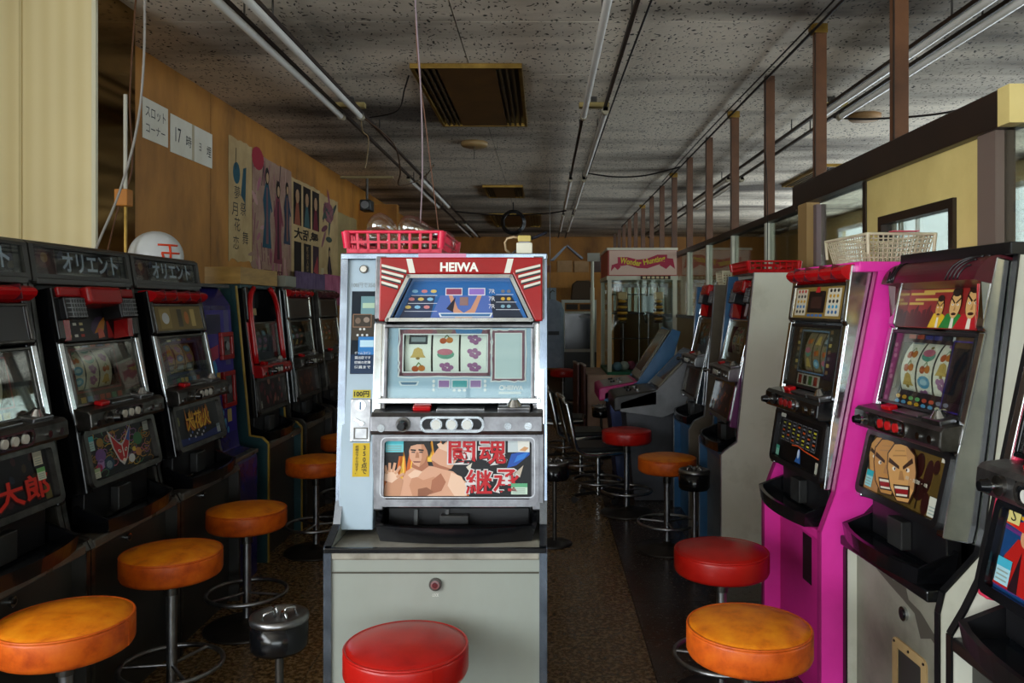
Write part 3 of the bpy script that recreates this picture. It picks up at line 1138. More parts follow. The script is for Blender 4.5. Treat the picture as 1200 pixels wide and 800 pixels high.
# ---- reel panels
def reels_std(bg='#1a1a2a', reelc='#cfc9ba', win=(-.16, .10, .325, .46), side=(.125, .195), sidec='#2a2a30', seed=1, deco=None, bold=1.15):
    def f(b, root, D, h):
        u0, u1, v0, v1 = win
        H0, H1, E = .272, .495, h - .018
        m = pr(bg, .3)
        for (x0, y0, x1, y1) in ((-E, H0, u0, H1), (u1, H0, E, H1), (u0, H0, u1, v0), (u0, v1, u1, H1)):
            b.box(x0, x1, y0, y1, -.012, -.004, m)
        if side:
            b.rect(side[0], v0 - .01, side[1], v1 + .01, -.0034, pr(sidec, .25))
        if deco:
            deco(b, u0, u1, v0, v1)
        pnl = b.build('reel_panel', root)
        w_ = (u1 - u0) / 3
        q = MB()
        q.fr = D
        q.box(u0 - .02, u1 + .02, v0 - .02, v1 + .02, -.16, -.15, BLACK)
        q.build('reel_housing', root)
        rm = pr(reelc, .5)
        for i in range(3):
            make_reel(root, D, u0 + w_ * (i + .5), w_ * .9, v0, v1, -.016, rm, seed * 10 + i, bold)
    return f


def dec_lights(seed, framec='#7a2a30'):
    def f(b, u0, u1, v0, v1):
        b.outline(u0 - .012, v0 - .012, u1 + .012, v1 + .012, .006, -.003, pr(framec, .4))
        rng = random.Random(seed)
        for i in range(7):
            b.rect(u0 + .002 + i * .036, .283, u0 + .03 + i * .036, .303, -.003, pr(rng.choice(['#a83a2a', '#3a6a9a', '#c0a050', '#6a2a5a', '#508060']), .4))
        for i in range(5):
            b.rect(u0 + .02 + i * .045, v1 + .013, u0 + .052 + i * .045, v1 + .022, -.003, pr(rng.choice(['#a83a2a', '#c8c0a0', '#6a6aa0']), .4))
    return f


# ---- art panels (flat prints)
def sticker(b, u, v, w_, h_, c1, c2):
    b.rect(u, v, u + w_, v + h_, .0022, pr(c1, .5))
    b.rect(u, v + h_ * .65, u + w_, v + h_, .0028, pr(c2, .5))
    for i in range(3):
        b.rect(u + .004, v + h_ * (.12 + .17 * i), u + w_ - .006, v + h_ * (.18 + .17 * i), .0028, pr('#8a9a94', .5))


def art_wrestler(b, h, t1):
    def k(px, py):
        return ((px - 536) / 415, (592 - py) / 418)

    def P(pts, d, c):
        b.poly(sorted_ccw([k(*p) for p in pts]), d, pr(c, .4))
    P([(449, 518), (620, 518), (620, 584), (449, 584)], -.0015, '#0c0c12')
    # flames
    rng = random.Random(3)
    for (x, y0, y1, wd) in ((458, 584, 548, 12), (470, 584, 530, 16), (482, 570, 519, 14), (472, 560, 522, 9), (503, 545, 519, 14), (516, 548, 520, 12), (525, 584, 570, 20), (540, 584, 572, 18), (452, 584, 562, 6)):
        P([(x - wd / 2, y0), (x + wd / 2, y0), (x + wd * .3, (y0 + y1) / 2), (x + rng.uniform(-2, 3), y1), (x - wd * .35, (y0 + y1) / 2 + 3)], -.001, rng.choice(['#d9791a', '#e59a22', '#c8611a']))
        P([(x - wd / 4, y0), (x + wd / 4, y0), (x + 1, y1 + (y0 - y1) * .3)], -.0006, '#f0bf45')
    sk, skd, skl = '#d6a184', '#a86a4e', '#e8c2a8'
    # far arm raised to the right, forearm and shoulder
    P([(504, 541), (511, 551), (528, 553), (536, 540), (533, 524), (522, 522), (512, 530)], -.0002, sk)
    P([(514, 530), (511, 525), (515, 523), (519, 526), (523, 523), (527, 526), (531, 525), (533, 531), (524, 534)], .0000, skl)
    P([(505, 543), (515, 549), (528, 553), (520, 556), (508, 552)], .0001, skd)
    # torso
    P([(467, 584), (471, 566), (476, 556), (484, 551), (492, 549), (506, 550), (516, 553), (530, 556), (545, 568), (546, 584)], .0002, sk)
    P([(484, 584), (480, 572), (484, 560), (496, 566), (508, 562), (516, 566), (510, 576), (500, 584)], .0005, '#c58c6c')
    P([(506, 566), (516, 558), (522, 568), (517, 578), (504, 582)], .0007, skd)
    P([(490, 576), (500, 574), (508, 579), (500, 584), (490, 584)], .0008, '#8f5a40')
    P([(478, 560), (486, 554), (495, 556), (490, 562), (482, 564)], .0008, skl)
    P([(528, 557), (540, 562), (546, 574), (546, 584), (532, 584), (524, 572)], .0006, skl)
    # near forearm and hand on the left
    P([(450, 584), (452, 572), (458, 562), (466, 560), (473, 566), (470, 584)], .0009, '#c48e6e')
    P([(450, 566), (452, 558), (458, 553), (466, 556), (468, 563), (460, 569)], .0012, skl)
    for (x0, y0, x1, y1) in ((454, 558, 452, 550), (457, 556, 457, 547), (461, 556, 463, 547), (464, 558, 469, 551), (466, 562, 473, 559)):
        a_, c_ = k(x0, y0), k(x1, y1)
        b.line([a_, c_], .0075, .0014, pr('#cf9a7a', .4))
    # neck and head
    P([(482, 551), (484, 541), (499, 540), (502, 550), (494, 556)], .0010, skd)
    P([(479, 533), (480, 526), (486, 521), (496, 521), (501, 527), (501, 537), (497, 546), (491, 551), (485, 548), (480, 541)], .0014, sk)
    P([(493, 524), (501, 527), (501, 537), (497, 546), (491, 551), (494, 540)], .0018, '#bd8362')
    P([(477, 533), (477, 524), (482, 518.5), (494, 518.3), (503, 522), (505, 532), (502, 540), (500, 532), (496, 525), (488, 525), (481, 527), (479, 532)], .0024, '#14100f')
    for x in (484, 493):
        P([(x - 3, 532.2), (x + 3, 532.8), (x + 3, 531), (x - 3, 530.4)], .0024, '#1c1412')
        P([(x - 2, 534.6), (x + 2, 534.8), (x + 2, 533.4), (x - 2, 533.4)], .0026, '#20242a')
    P([(487.5, 534), (490, 534), (491, 540.5), (486.4, 540.5)], .0024, '#b47a5a')
    P([(484, 544.2), (493, 544.4), (492, 545.8), (485, 545.8)], .0026, '#7c3f36')
    # title, white edge under red strokes
    for (t, x, y) in (('闘', 540, 532), ('魂', 575.5, 533)):
        c = k(x, y)
        b.text(t, *c, .082, .078, .0014, pr('#d9d4d4', .4), .05)
        b.text(t, *c, .075, .071, .0022, pr('#bb1420', .4), .015)
    for (t, x, y) in (('継', 560, 567.5), ('承', 591.5, 567.5)):
        c = k(x, y)
        b.text(t, *c, .080, .074, .0014, pr('#d9d4d4', .4), .05)
        b.text(t, *c, .073, .067, .0022, pr('#bb1420', .4), .015)
    P([(592, 552), (597, 536), (618, 532), (618, 537), (603, 549)], .0004, '#1d4fa8')
    P([(600, 546), (604, 538), (618, 533), (612, 541)], .0008, '#2f7ad0')
    P([(545, 551), (552, 546), (549, 556)], .0008, '#d8cfc0')
    P([(600, 559), (611, 549), (607, 563)], .0008, '#bfb2a0')
    # stickers
    sticker(b, *k(452, 534), .050, .034, '#6fc4cf', '#48b4c2')
    P([(452, 534), (472.5, 534), (472.5, 538.5), (452, 538.5)], .0026, '#111418')
    P([(593, 519), (618, 519), (618, 534), (593, 534)], .0022, '#c3cdd0')
    P([(604, 521), (618, 519.5), (618, 534), (605, 533)], .0026, '#e6e4dc')
    P([(606, 532), (612, 527.5), (617, 529), (613, 533)], .0030, '#cf9a6a')
    sticker(b, *k(597, 582), .045, .030, '#c6dccb', '#5fa67c')
    b.rect(*k(449, 519.2), *k(620, 518), .003, pr('#2a2a2c', .4))


def art_mask(b, h, t1):
    b.rect(-h, .012, h, .178, -.0015, pr('#0f0d10', .4))
    rng = random.Random(5)
    for i in range(64):
        x, y = rng.uniform(-h + .02, h - .02), rng.uniform(.02, .17)
        pts = [(x + .03 * math.cos(t * .9 + i) * (1 + .3 * t) * .4, y + .02 * math.sin(t * .9 + i) * .6) for t in range(6)]
        b.line(pts, .0035, -.0008, pr(rng.choice(['#c09a3a', '#8a6424', '#8a5a8a', '#a87a2a', '#4a7a5a', '#b0566a']), .4))
    for (x, y, r, c) in ((-.13, .09, .03, '#6a4a86'), (-.135, .06, .022, '#9a7ab0'), (-.09, .055, .03, '#16384e'), (-.09, .05, .018, '#9fb4c0'), (.11, .11, .03, '#2f6a3c'), (.10, .06, .02, '#b0763a'), (.075, .075, .012, '#c8a832'), (-.15, .05, .018, '#b02a5a'), (.05, .045, .02, '#ccd0d0'), (-.12, .135, .02, '#8a6a22'), (.05, .13, .016, '#c03a3a')):
        b.ell(x, y, r, r * .8, -.0004, pr(c, .4))
    # painted theatre mask: two wings and a muzzle
    b.poly([(-.005, .03), (.02, .05), (.05, .10), (.075, .17), (.02, .12), (.0, .11), (-.02, .12), (-.072, .17), (-.055, .10), (-.03, .05)], .0006, pr('#c9c9c9', .4))
    b.poly([(-.003, .04), (.016, .055), (.044, .10), (.06, .15), (.018, .112), (.0, .10), (-.018, .112), (-.058, .15), (-.048, .10), (-.026, .055)], .0012, pr('#b01f24', .4))
    b.poly([(.03, .12), (.05, .11), (.07, .165)], .0018, pr('#2f5aa8', .4))
    for s in (-1, 1):
        b.ell(s * .02, .085, .010, .006, .0018, pr('#e0dcd0', .4), 10, s * .5)
        b.ell(s * .02, .085, .004, .004, .0022, pr('#111111', .4), 8)
    b.ell(-.002, .048, .010, .007, .0018, pr('#e8d8c8', .4))
    b.line([(.0, .10), (.0, .062)], .006, .0018, pr('#e0dcd0', .4))
    sticker(b, -h + .004, .115, .036, .05, '#a8c6c8', '#4fb0ba')
    sticker(b, -h + .010, .018, .034, .034, '#cfd0c0', '#9ab08a')
    sticker(b, h - .045, .130, .036, .036, '#a9aca4', '#8a8f88')


def art_fireworks(b, h, t1):
    b.rect(-h, .012, h, .178, -.0015, pr('#0d0c12', .4))
    b.poly([(-h, .012), (h, .012), (h, .05), (0, .03), (-h, .045)], -.001, pr('#1a2a6a', .4))
    rng = random.Random(4)
    for i in range(22):
        x = -.10 + .2 * rng.random()
        b.poly(sorted_ccw([(x - .012, .06 + .03 * rng.random()), (x + .012, .07), (x + rng.uniform(-.01, .01), .15 + .025 * rng.random())]), -.0005 + .0001 * i, pr(rng.choice(['#c87a1a', '#d9a02a', '#a8541a']), .4))
    b.text('大花火', 0, .105, .23, .085, .0024, pr('#8a3a10', .4), .05)
    b.text('大花火', 0, .107, .222, .078, .0030, pr('#e8b832', .4), .015)
    for i in range(9):
        b.ell(-.11 + .02 * i, .035 + .012 * (i % 3), .007, .006, .0012, pr(rng.choice(['#c8c8d0', '#5a7ac8', '#3a5ab0']), .4), 8)
    b.ell(-.17, .12, .010, .02, .001, pr('#6a6a3a', .4))
    sticker(b, h - .04, .02, .034, .04, '#a8b0b8', '#7a8a90')


def art_redword(b, h, t1):
    b.rect(-h, .012, h, .178, -.0015, pr('#100d12', .4))
    rng = random.Random(8)
    for i in range(18):
        x, y = rng.uniform(-h + .02, h - .02), rng.uniform(.03, .17)
        b.ell(x, y, .014, .01, -.001 + i * .00003, pr(rng.choice(['#2a2236', '#3a1a20', '#1f2434', '#3a2a18']), .4), 9, rng.random() * 3)
    b.text('大郎', .07, .062, .23, .085, .0008, pr('#5a1410', .4), .05)
    b.text('大郎', .07, .064, .222, .078, .0014, pr('#c8281a', .4), .02)
    b.ell(-.1, .10, .05, .05, .0005, pr('#6a3424', .4))
    sticker(b, h - .065, .125, .038, .042, '#c9c4b0', '#a8a494')
    sticker(b, h - .060, .078, .036, .038, '#c4d0bc', '#6fae6a')
    b.rect(h - .04, .016, h - .012, .06, .0012, pr('#5a5228', .4))


def face(b, x, y, s, skin, d, mouth=True, tilt=0.0):
    """angry painted face, generic"""
    dk = pr('#3a2416', .4)
    R = Matrix.Rotation(tilt, 2)

    def T(p):
        v = R @ Vector(p)
        return (x + v.x * s * 1.9, y + v.y * s)

    def P(pts, dd, c):
        b.poly(sorted_ccw([T(p) for p in pts]), d + dd, pr(c, .4) if isinstance(c, str) else c)
    P([(-.5, .1), (-.46, .6), (-.2, .95), (.2, .98), (.5, .6), (.52, .05), (.42, -.5), (.2, -.95), (-.2, -.95), (-.42, -.55)], 0, dk)
    P([(-.46, .1), (-.42, .58), (-.18, .9), (.18, .93), (.46, .58), (.48, .05), (.38, -.5), (.18, -.9), (-.18, -.9), (-.38, -.53)], .0005, skin)
    P([(.2, .9), (.46, .58), (.48, .05), (.38, -.5), (.2, -.4), (.3, .1), (.22, .5)], .0009, '#b98a5a')
    P([(-.42, .30), (-.06, .10), (-.05, .2), (-.38, .46)], .0013, dk)
    P([(.42, .34), (.08, .10), (.07, .2), (.40, .5)], .0013, dk)
    for sx in (-1, 1):
        b.ell(*T((sx * .23, .10)), .12 * s, .07 * s, d + .0013, pr('#e6ddd0', .4), 10)
        b.ell(*T((sx * .20, .10)), .045 * s, .05 * s, d + .0017, pr('#17131c', .4), 8)
    P([(-.10, -.24), (.10, -.24), (.05, .06), (-.03, .06)], .0013, '#a87a4c')
    P([(-.26, .5), (.22, .54), (.20, .58), (-.24, .55)], .0013, '#a87a4c')
    P([(-.18, .68), (.18, .70), (.16, .73), (-.16, .71)], .0013, '#a87a4c')
    if mouth:
        P([(-.28, -.40), (.28, -.38), (.24, -.78), (-.22, -.80)], .0013, dk)
        P([(-.23, -.47), (.23, -.45), (.19, -.73), (-.18, -.75)], .0017, '#8a1a1e')
        P([(-.23, -.45), (.23, -.43), (.22, -.51), (-.22, -.53)], .0021, '#d9d4c4')
        P([(-.18, -.75), (.18, -.73), (.19, -.67), (-.18, -.69)], .0021, '#d9d4c4')


def art_angry(b, h, t1):
    b.rect(-h, .012, h, .178, -.0015, pr('#57431c', .4))
    for (x, y, rx, ry) in ((.07, .13, .025, .035), (.12, .11, .02, .045), (.09, .07, .03, .03), (.15, .14, .015, .02), (.13, .04, .018, .03), (.02, .15, .02, .02)):
        b.ell(x, y, rx, ry, -.001, pr('#2a0e0c', .4))
    b.ell(.16, .08, .02, .05, -.001, pr('#4a3a18', .4))
    b.line([(.09, .02), (.09, .07), (.13, .10)], .006, -.0006, pr('#1c120a', .4))
    face(b, -.140, .105, .070, '#c08e54', .0, False, .15)
    face(b, -.088, .095, .082, '#b98548', .0026, True, .20)
    face(b, .000, .095, .083, '#cc9a5e', .0052, True, .26)
    b.poly(sorted_ccw([(-h, .012), (-.11, .012), (-.12, .05), (-h, .07)]), .0010, pr('#a87848', .4))
    b.text('闘・覚醒・魂', .085, .088, .11, .010, .0075, pr('#c9c4b0', .4))
    sticker(b, -h + .006, .020, .040, .048, '#8fcad0', '#2fa6b4')
    sticker(b, h - .044, .016, .040, .050, '#c3c4b8', '#c3c4b8')
    b.rect(h - .03, .158, h - .006, .170, .001, pr('#c8c4b4', .4))


def art_thunder(b, h, t1):
    b.rect(-h, .012, h, .178, -.0015, pr('#0a0a0c', .4))
    for i in range(7):
        x = -.155 + .045 * i
        b.outline(x - .018, .075, x + .018, .15, .003, -.0008, pr('#5a5a5e', .4))
        for j in range(5):
            b.rect(x - .010, .082 + .013 * j, x + .010, .088 + .013 * j, -.0008, pr(['#b8b030', '#6a6a70', '#a8461c', '#6a6a70', '#8a8a3a'][(i + j) % 5], .4))
    b.line([(-.06, .07), (-.01, .075), (.05, .068), (.17, .062)], .004, -.0004, pr('#c0461c', .4))
    b.poly([(-.02, .02), (.03, .02), (.02, .05), (.01, .07), (0, .05)], -.0004, pr('#2f5a9a', .4))
    b.ell(.005, .05, .010, .016, .0, pr('#b8c4d8', .4), 10)
    sticker(b, -h + .004, .016, .03, .035, '#7ac0a8', '#4a9a86')
    sticker(b, -h + .006, .155, .045, .02, '#c9c6ba', '#c9c6ba')
    sticker(b, h - .04, .014, .036, .036, '#a8a494', '#a8a494')


def art_ranger(b, h, t1):
    b.rect(-h, .012, h, .178, -.0015, pr('#123a6a', .4))
    for i, c in enumerate(('#b8321c', '#d8a028', '#2a3a8a', '#c0401c', '#5a2a6a')):
        b.poly(sorted_ccw([(-h, .178 - .01 * i), (h, .15 - .012 * i), (h, .143 - .012 * i), (-h, .171 - .01 * i)]), -.0008, pr(c, .4))
        b.poly(sorted_ccw([(-h, .055 - .008 * i), (h, .06 - .008 * i), (h, .054 - .008 * i), (-h, .049 - .008 * i)]), -.0008, pr(c, .4))
    # red robed figure with a broad hat
    b.poly([(-.20, .02), (-.06, .02), (-.07, .08), (-.10, .12), (-.15, .12), (-.18, .08)], .0, pr('#a81a16', .4))
    b.ell(-.125, .128, .018, .02, .0006, pr('#c08a64', .4))
    b.ell(-.125, .145, .05, .010, .0010, pr('#c41f1a', .4))
    b.poly([(-.15, .147), (-.10, .147), (-.118, .168), (-.135, .168)], .0012, pr('#c41f1a', .4))
    b.poly([(-.15, .02), (-.12, .02), (-.13, .10)], .0006, pr('#241018', .4))
    b.ell(.06, .09, .05, .05, .0, pr('#1f7a9a', .4))
    sticker(b, -h + .004, .025, .045, .05, '#9fc8d4', '#3fa6c0')
    b.rect(-h + .006, .145, -h + .045, .178, .0024, pr('#cfc37a', .4))
    b.text('S', -h + .025, .161, .016, .022, .003, pr('#2a2a22', .4))


def art_plain(seed, bg, cols):
    def f(b, h, t1):
        b.rect(-h, .012, h, .178, -.0015, pr(bg, .4))
        rng = random.Random(seed)
        for i in range(24):
            x, y = rng.uniform(-h + .02, h - .02), rng.uniform(.03, .16)
            b.ell(x, y, rng.uniform(.008, .026), rng.uniform(.008, .022), -.001 + i * .00006, pr(rng.choice(cols), .4), 9, rng.random() * 3)
        sticker(b, -h + .01, .02, .034, .04, '#b0b4a8', '#8a9088')
    return f


# ------------------------------------------------------------------ the machines themselves
def top_heiwa(b, k):
    def P(pts, d, c):
        b.poly(sorted_ccw([k(*p) for p in pts]), d, pr(c, .3))
    P([(470, 352), (600, 352), (590, 333), (480, 333)], -.0115, '#1f5f9f')
    P([(463, 378), (477, 350), (506, 350), (500, 378)], -.0111, '#22304e')
    P([(573, 350), (596, 350), (611, 378), (567, 378)], -.0111, '#1c2436')
    P([(500, 378), (512, 350), (570, 350), (575, 378)], -.0109, '#4a64a8')
    # figure with both arms up
    P([(522, 350), (526, 349), (533, 366), (540, 371), (548, 366), (556, 350), (561, 350), (553, 371), (549, 378), (530, 378)], -.0105, '#c08a70')
    P([(535, 362), (545, 362), (545, 352), (535, 352)], -.0100, '#8a6a66')
    P([(519, 366), (530, 352), (527, 370)], -.0102, '#1a1626')
    for (x0, c) in ((518, '#8a3a5a'), (545, '#8a6ab8')):
        P([(x0, 350), (x0 + 20, 350), (x0 + 20, 341), (x0, 341)], -.0100, '#d9d9e2')
        P([(x0 + 1, 349), (x0 + 19, 349), (x0 + 19, 342), (x0 + 1, 342)], -.0096, c)
    for j in range(3):
        for i in range(3):
            x, y = 482 - j * 4 + i * 11, 345 + j * 9.5
            b.ell(*k(x, y), .009, .005, -.0102, pr(['#7ab0d0', '#c07a7a', '#c8b060'][(i + j) % 3], .3), 8)
        b.line([k(478 - 4 * j, 350 + 9.5 * j), k(508, 350 + 9.5 * j)], .0015, -.0102, pr('#c8ccd8', .3))
        b.line([k(578, 349 + 9 * j), k(598 + 4 * j, 349 + 9 * j)], .0015, -.0102, pr('#c8ccd8', .3))
        b.text('7R', *k(573, 345 + 9 * j), .018, .012, -.0098, pr('#d4d4da', .3))
        for i in range(2):
            b.ell(*k(586 + 7 * i, 345 + 9 * j), .006, .005, -.0102, pr(['#6a6a70', '#c8a03a', '#7aa0b0'][j], .3), 8)
    P([(512, 376), (572, 376), (574, 371), (510, 371)], -.0096, '#d4dce4')
    P([(514, 375), (570, 375), (572, 372), (512, 372)], -.0092, '#3a6a9a')


def reels_heiwa(b, root, D, h):
    def k(px, py):
        return ((px - 536) / 415, (592 - py) / 418)
    E = h - .018
    H0, H1 = .272, .495
    (u0, v0), (u1, v1) = k(470, 441), k(568, 397)
    m = pr('#a9c2da', .25)  # panel print lightened: the blue-white reflected haze is put into this colour
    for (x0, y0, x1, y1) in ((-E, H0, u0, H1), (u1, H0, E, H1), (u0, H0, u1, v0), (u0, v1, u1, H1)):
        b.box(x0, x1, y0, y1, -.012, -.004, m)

    def P(pts, d, c):
        b.poly(sorted_ccw([k(*p) for p in pts]), d, pr(c, .3))
    white = pr('#e6e6ea', .3)

    def jag(x0, y0, x1, y1, amp, n, d, mm):
        rng = random.Random(int(x0))
        pts = []
        for (a, c) in (((x0, y0), (x1, y0)), ((x1, y0), (x1, y1)), ((x1, y1), (x0, y1)), ((x0, y1), (x0, y0))):
            for i in range(n):
                t = i / n
                pts.append((a[0] + (c[0] - a[0]) * t + rng.uniform(-amp, amp), a[1] + (c[1] - a[1]) * t + rng.uniform(-amp, amp)))
        b.line([k(*p) for p in pts + pts[:1]], .0035, d, mm)
    # purple border with a ragged white edge, built as four bars so that the window stays open
    for (x0, y0, x1, y1) in ((466, 391, 572, 397), (466, 441, 572, 446), (464, 391, 470, 446), (568, 391, 572, 446)):
        P([(x0, y0), (x1, y0), (x1, y1), (x0, y1)], -.0034, '#7a4a5c')
    jag(465, 390, 573, 447, .9, 14, -.0028, white)
    for (x0, y0, x1, y1) in ((469, 396, 569, 397.4), (469, 440.6, 569, 442), (469, 396, 470.4, 442), (567.6, 396, 569, 442)):
        P([(x0, y0), (x1, y0), (x1, y1), (x0, y1)], -.0026, '#e6e6ea')
    for (x0, x1, c) in ((474, 505, '#8a4a56'), (508, 528, '#7a6a60'), (530, 563, '#2f6fa8')):
        P([(x0, 391), (x1, 391), (x1 - 2, 396), (x0 + 2, 396)], -.0024, c)
    # side display
    P([(574, 392), (612, 392), (612, 452), (574, 452)], -.0034, '#7a4a5c')
    jag(573.5, 391, 613, 452, 1.0, 9, -.0028, white)
    P([(577, 395), (609, 395), (609, 449), (577, 449)], -.0026, '#e6e6ea')
    P([(578, 396), (608, 396), (608, 448), (578, 448)], -.0022, '#c6d6dc')
    # lower row
    P([(465, 452), (489, 452), (487, 457), (467, 457)], -.003, '#d9dfe6')
    P([(467, 453), (487, 453), (485, 456), (469, 456)], -.0026, '#5a7a9a')
    for (x0, x1, c) in ((512, 524, '#9a6ea8'), (528, 545, '#4aa0a8'), (549, 561, '#a07ab0')):
        P([(x0 - 1, 450), (x1 + 1, 450), (x1 + 1, 460), (x0 - 1, 460)], -.0030, '#e2e2ea')
        P([(x0, 451), (x1, 451), (x1, 459), (x0, 459)], -.0026, c)
    for x in (506, 566):
        for y in (452, 457, 462):
            b.ell(*k(x, y), .004, .005, -.0026, white, 8)
    for x in (530, 536, 542):
        b.ell(*k(x, 462.5), .005, .004, -.0026, white, 8)
    b.ell(*k(585.5, 459.5), .0075, .0075, -.003, white, 14)
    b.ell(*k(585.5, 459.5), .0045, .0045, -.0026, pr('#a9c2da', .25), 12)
    b.text('HEIWA', *k(599.5, 459.5), .052, .0125, -.0026, white, .03)
    P([(582, 464), (608, 464), (608, 467), (582, 467)], -.0026, '#d4dae0')
    b.build('reel_panel', root)
    q = MB()
    q.fr = D
    q.box(u0 - .02, u1 + .02, v0 - .03, v1 + .03, -.16, -.15, BLACK)
    q.build('reel_housing', root)
    w_ = (u1 - u0) / 3
    for i in range(3):
        make_reel(root, D, u0 + w_ * (i + .5), w_ * .93, v0, v1, -.014, pr('#f0f3ec', .5), 90 + i, 1.0)


def extra_heiwa(root, D, h):
    def k(px, py):
        return ((px - 536) / 415, (592 - py) / 418)
    b = MB()
    b.fr = D
    A, B = k(400, 622), k(439.5, 304.5)
    b.box(A[0], B[0], A[1], B[1], -.03, .004, WHITEPANEL)
    dp = b.build('coin_exchange_panel', root, .003)
    d = .0045
    b = MB()
    b.fr = D
    c = k(422, 319.5)
    b.cyl((*c, .003), (*c, .009), .012, DARKSTEEL, 18)
    b.cyl((*c, .009), (*c, .0115), .009, CHROME, 18)
    b.build('cylinder_lock', dp)
    b = MB()
    b.fr = D
    b.text('100円で350', *k(422, 338.5), .066, .014, d + .0006, pr('#8a8f90', .5))
    b.build('faded_lettering', dp)
    b = MB()
    b.fr = D
    A, B = k(409, 443.5), k(436.5, 346)
    b.box(A[0], B[0], A[1], B[1], d - .002, d + .003, pr('#14202c', .12))
    e = d + .0034
    b.rect(*k(409.5, 443), *k(436, 421), e, pr('#0f2a4a', .2))
    b.rect(*k(418, 421), *k(436, 400), e + .0004, pr('#2f74b4', .2))
    b.rect(*k(420, 412), *k(436, 404), e + .0008, pr('#b4d4e4', .2))
    b.rect(*k(409.5, 404), *k(436, 374), e, pr('#3a342e', .2))
    b.rect(*k(420, 374), *k(436, 352), e + .0004, pr('#6a8f96', .2))
    b.rect(*k(422, 366), *k(436, 360), e + .0008, pr('#a8c0a8', .2))
    b.outline(*k(411, 389), *k(433, 373), .0025, e + .0012, pr('#7a5a44', .3))
    b.ell(*k(417, 381), .008, .009, e + .0012, pr('#6a5648', .3), 10)
    b.ell(*k(427, 380), .009, .008, e + .0012, pr('#86766a', .3), 10)
    for (x, y) in ((420, 391), (424.5, 391), (417, 398), (422.5, 398), (428, 398)):
        b.ell(*k(x, y), .0035, .0035, e + .0014, pr('#c8c8c8', .3), 8)
    for j, t in enumerate(('ゲームコイン', '貸出機です', '機械の故障', '係員まで')):
        b.text(t, *k(423.5, 419 + 5.5 * j), .045, .0085, e + .0016, pr('#d2d8de', .4), .01)
    b.build('instruction_window', dp)
    b = MB()
    b.fr = D
    b.rect(*k(413, 471.5), *k(433.5, 462), d + .0005, pr('#b9a92a', .5))
    b.text('100円', *k(423, 466.8), .042, .0165, d + .0012, pr('#15130c', .5), .03)
    b.build('price_label', dp)
    b = MB()
    b.fr = D
    A, B = k(411, 522), k(434.5, 472.5)
    b.box(A[0], B[0], A[1], B[1], d - .002, d + .004, STEEL)
    ca = b.build('coin_acceptor', dp, .002)
    b = MB()
    b.fr = D
    c = k(422.5, 480)
    b.cyl((*c, .006), (*c, .0115), .0155, CHROME, 18)
    b.box(c[0] - .0018, c[0] + .0018, c[1] - .012, c[1] + .010, .0115, .0125, pr('#28507a', .3))
    b.build('coin_inlet', ca)
    b = MB()
    b.fr = D
    b.line([k(416.5, 496), k(425.5, 501)], .007, .0135, CHROME)
    c = k(425, 501)
    b.cyl((*c, .006), (*c, .016), .006, CHROME, 12)
    b.build('return_lever', ca)
    b = MB()
    b.fr = D
    A, B = k(415.5, 519), k(431.5, 505.5)
    b.ring(A[0], A[1], B[0], B[1], .003, .006, .012, DARKSTEEL)
    b.rect(A[0], A[1], B[0], B[1], .0075, pr('#55565a', .3))
    b.build('return_cup', ca)
    b = MB()
    b.fr = D
    for (x, y) in ((413, 474.5), (432.5, 474.5), (413, 520), (432.5, 520)):
        b.cyl((*k(x, y), .006), (*k(x, y), .0105), .0028, CHROME, 8)
    b.build('screw', ca)
    b = MB()
    b.fr = D
    b.rect(*k(414.5, 562), *k(434, 523.5), d + .0005, pr('#c8a81c', .5))
    b.text('350点で', *k(428, 542.5), .0165, .078, d + .0012, pr('#1a160c', .5), .02, True)
    b.text('機械の下から出ます。', *k(419.5, 542.5), .0095, .078, d + .0012, pr('#2a2410', .5), .01, True)
    b.build('points_label', dp)
    b = MB()
    b.fr = D
    b.rring(*k(447.5, 585.5), *k(624.5, 516.5), .014, .0028, .012, .0165, STEEL)
    b.build('inner_art_ring', root)
    for px in (487, 523):
        b = MB()
        b.fr = D
        A, B = k(px - 2, 622), k(px + 2, 600)
        b.box(A[0], B[0], A[1] + .01, B[1], -.05, -.02, DARKGREY)
        b.build('tray_divider', root)
    # white strips beside the red hood and the reel door
    b = MB()
    b.fr = D
    for (x0, x1, y0, y1) in ((440.5, 449, 470, 384), (621, 632.5, 470, 384)):
        b = MB()
        b.fr = D
        A, B = k(x0, y0), k(x1, y1)
        b.box(A[0], B[0], A[1], B[1], -.02, .004, CHROME)
        b.build('chrome_strip', root, .002)
    b = MB()
    b.fr = D
    A, B = k(442, 478), k(631, 471.5)
    b.box(A[0], B[0], A[1], B[1], -.02, .012, CHROME)
    b.build('chrome_strip', root, .002)
    # red lamp bars above the tray
    b = MB()
    b.fr = D
    A, B = k(468, 596), k(518, 593)
    b.box(A[0], B[0], A[1], B[1], -.02, .006, RED)
    b.build('payout_lamp', root)
    b = MB()
    b.fr = D
    A, B = k(550, 596), k(602, 593)
    b.box(A[0], B[0], A[1], B[1], -.02, .006, RED)
    b.build('payout_lamp', root)
    # chrome edge along the top with a strip of pink tape
    b = MB()
    b.box(-.291, .293, .178, .196, 1.430, 1.449, BLUECHROME)
    b.build('top_edge', root, .003)
    b = MB()
    b.box(-.072, .063, .1765, .1785, 1.434, 1.4475, pr('#d58aa8', .5))
    b.build('pink_tape', root)


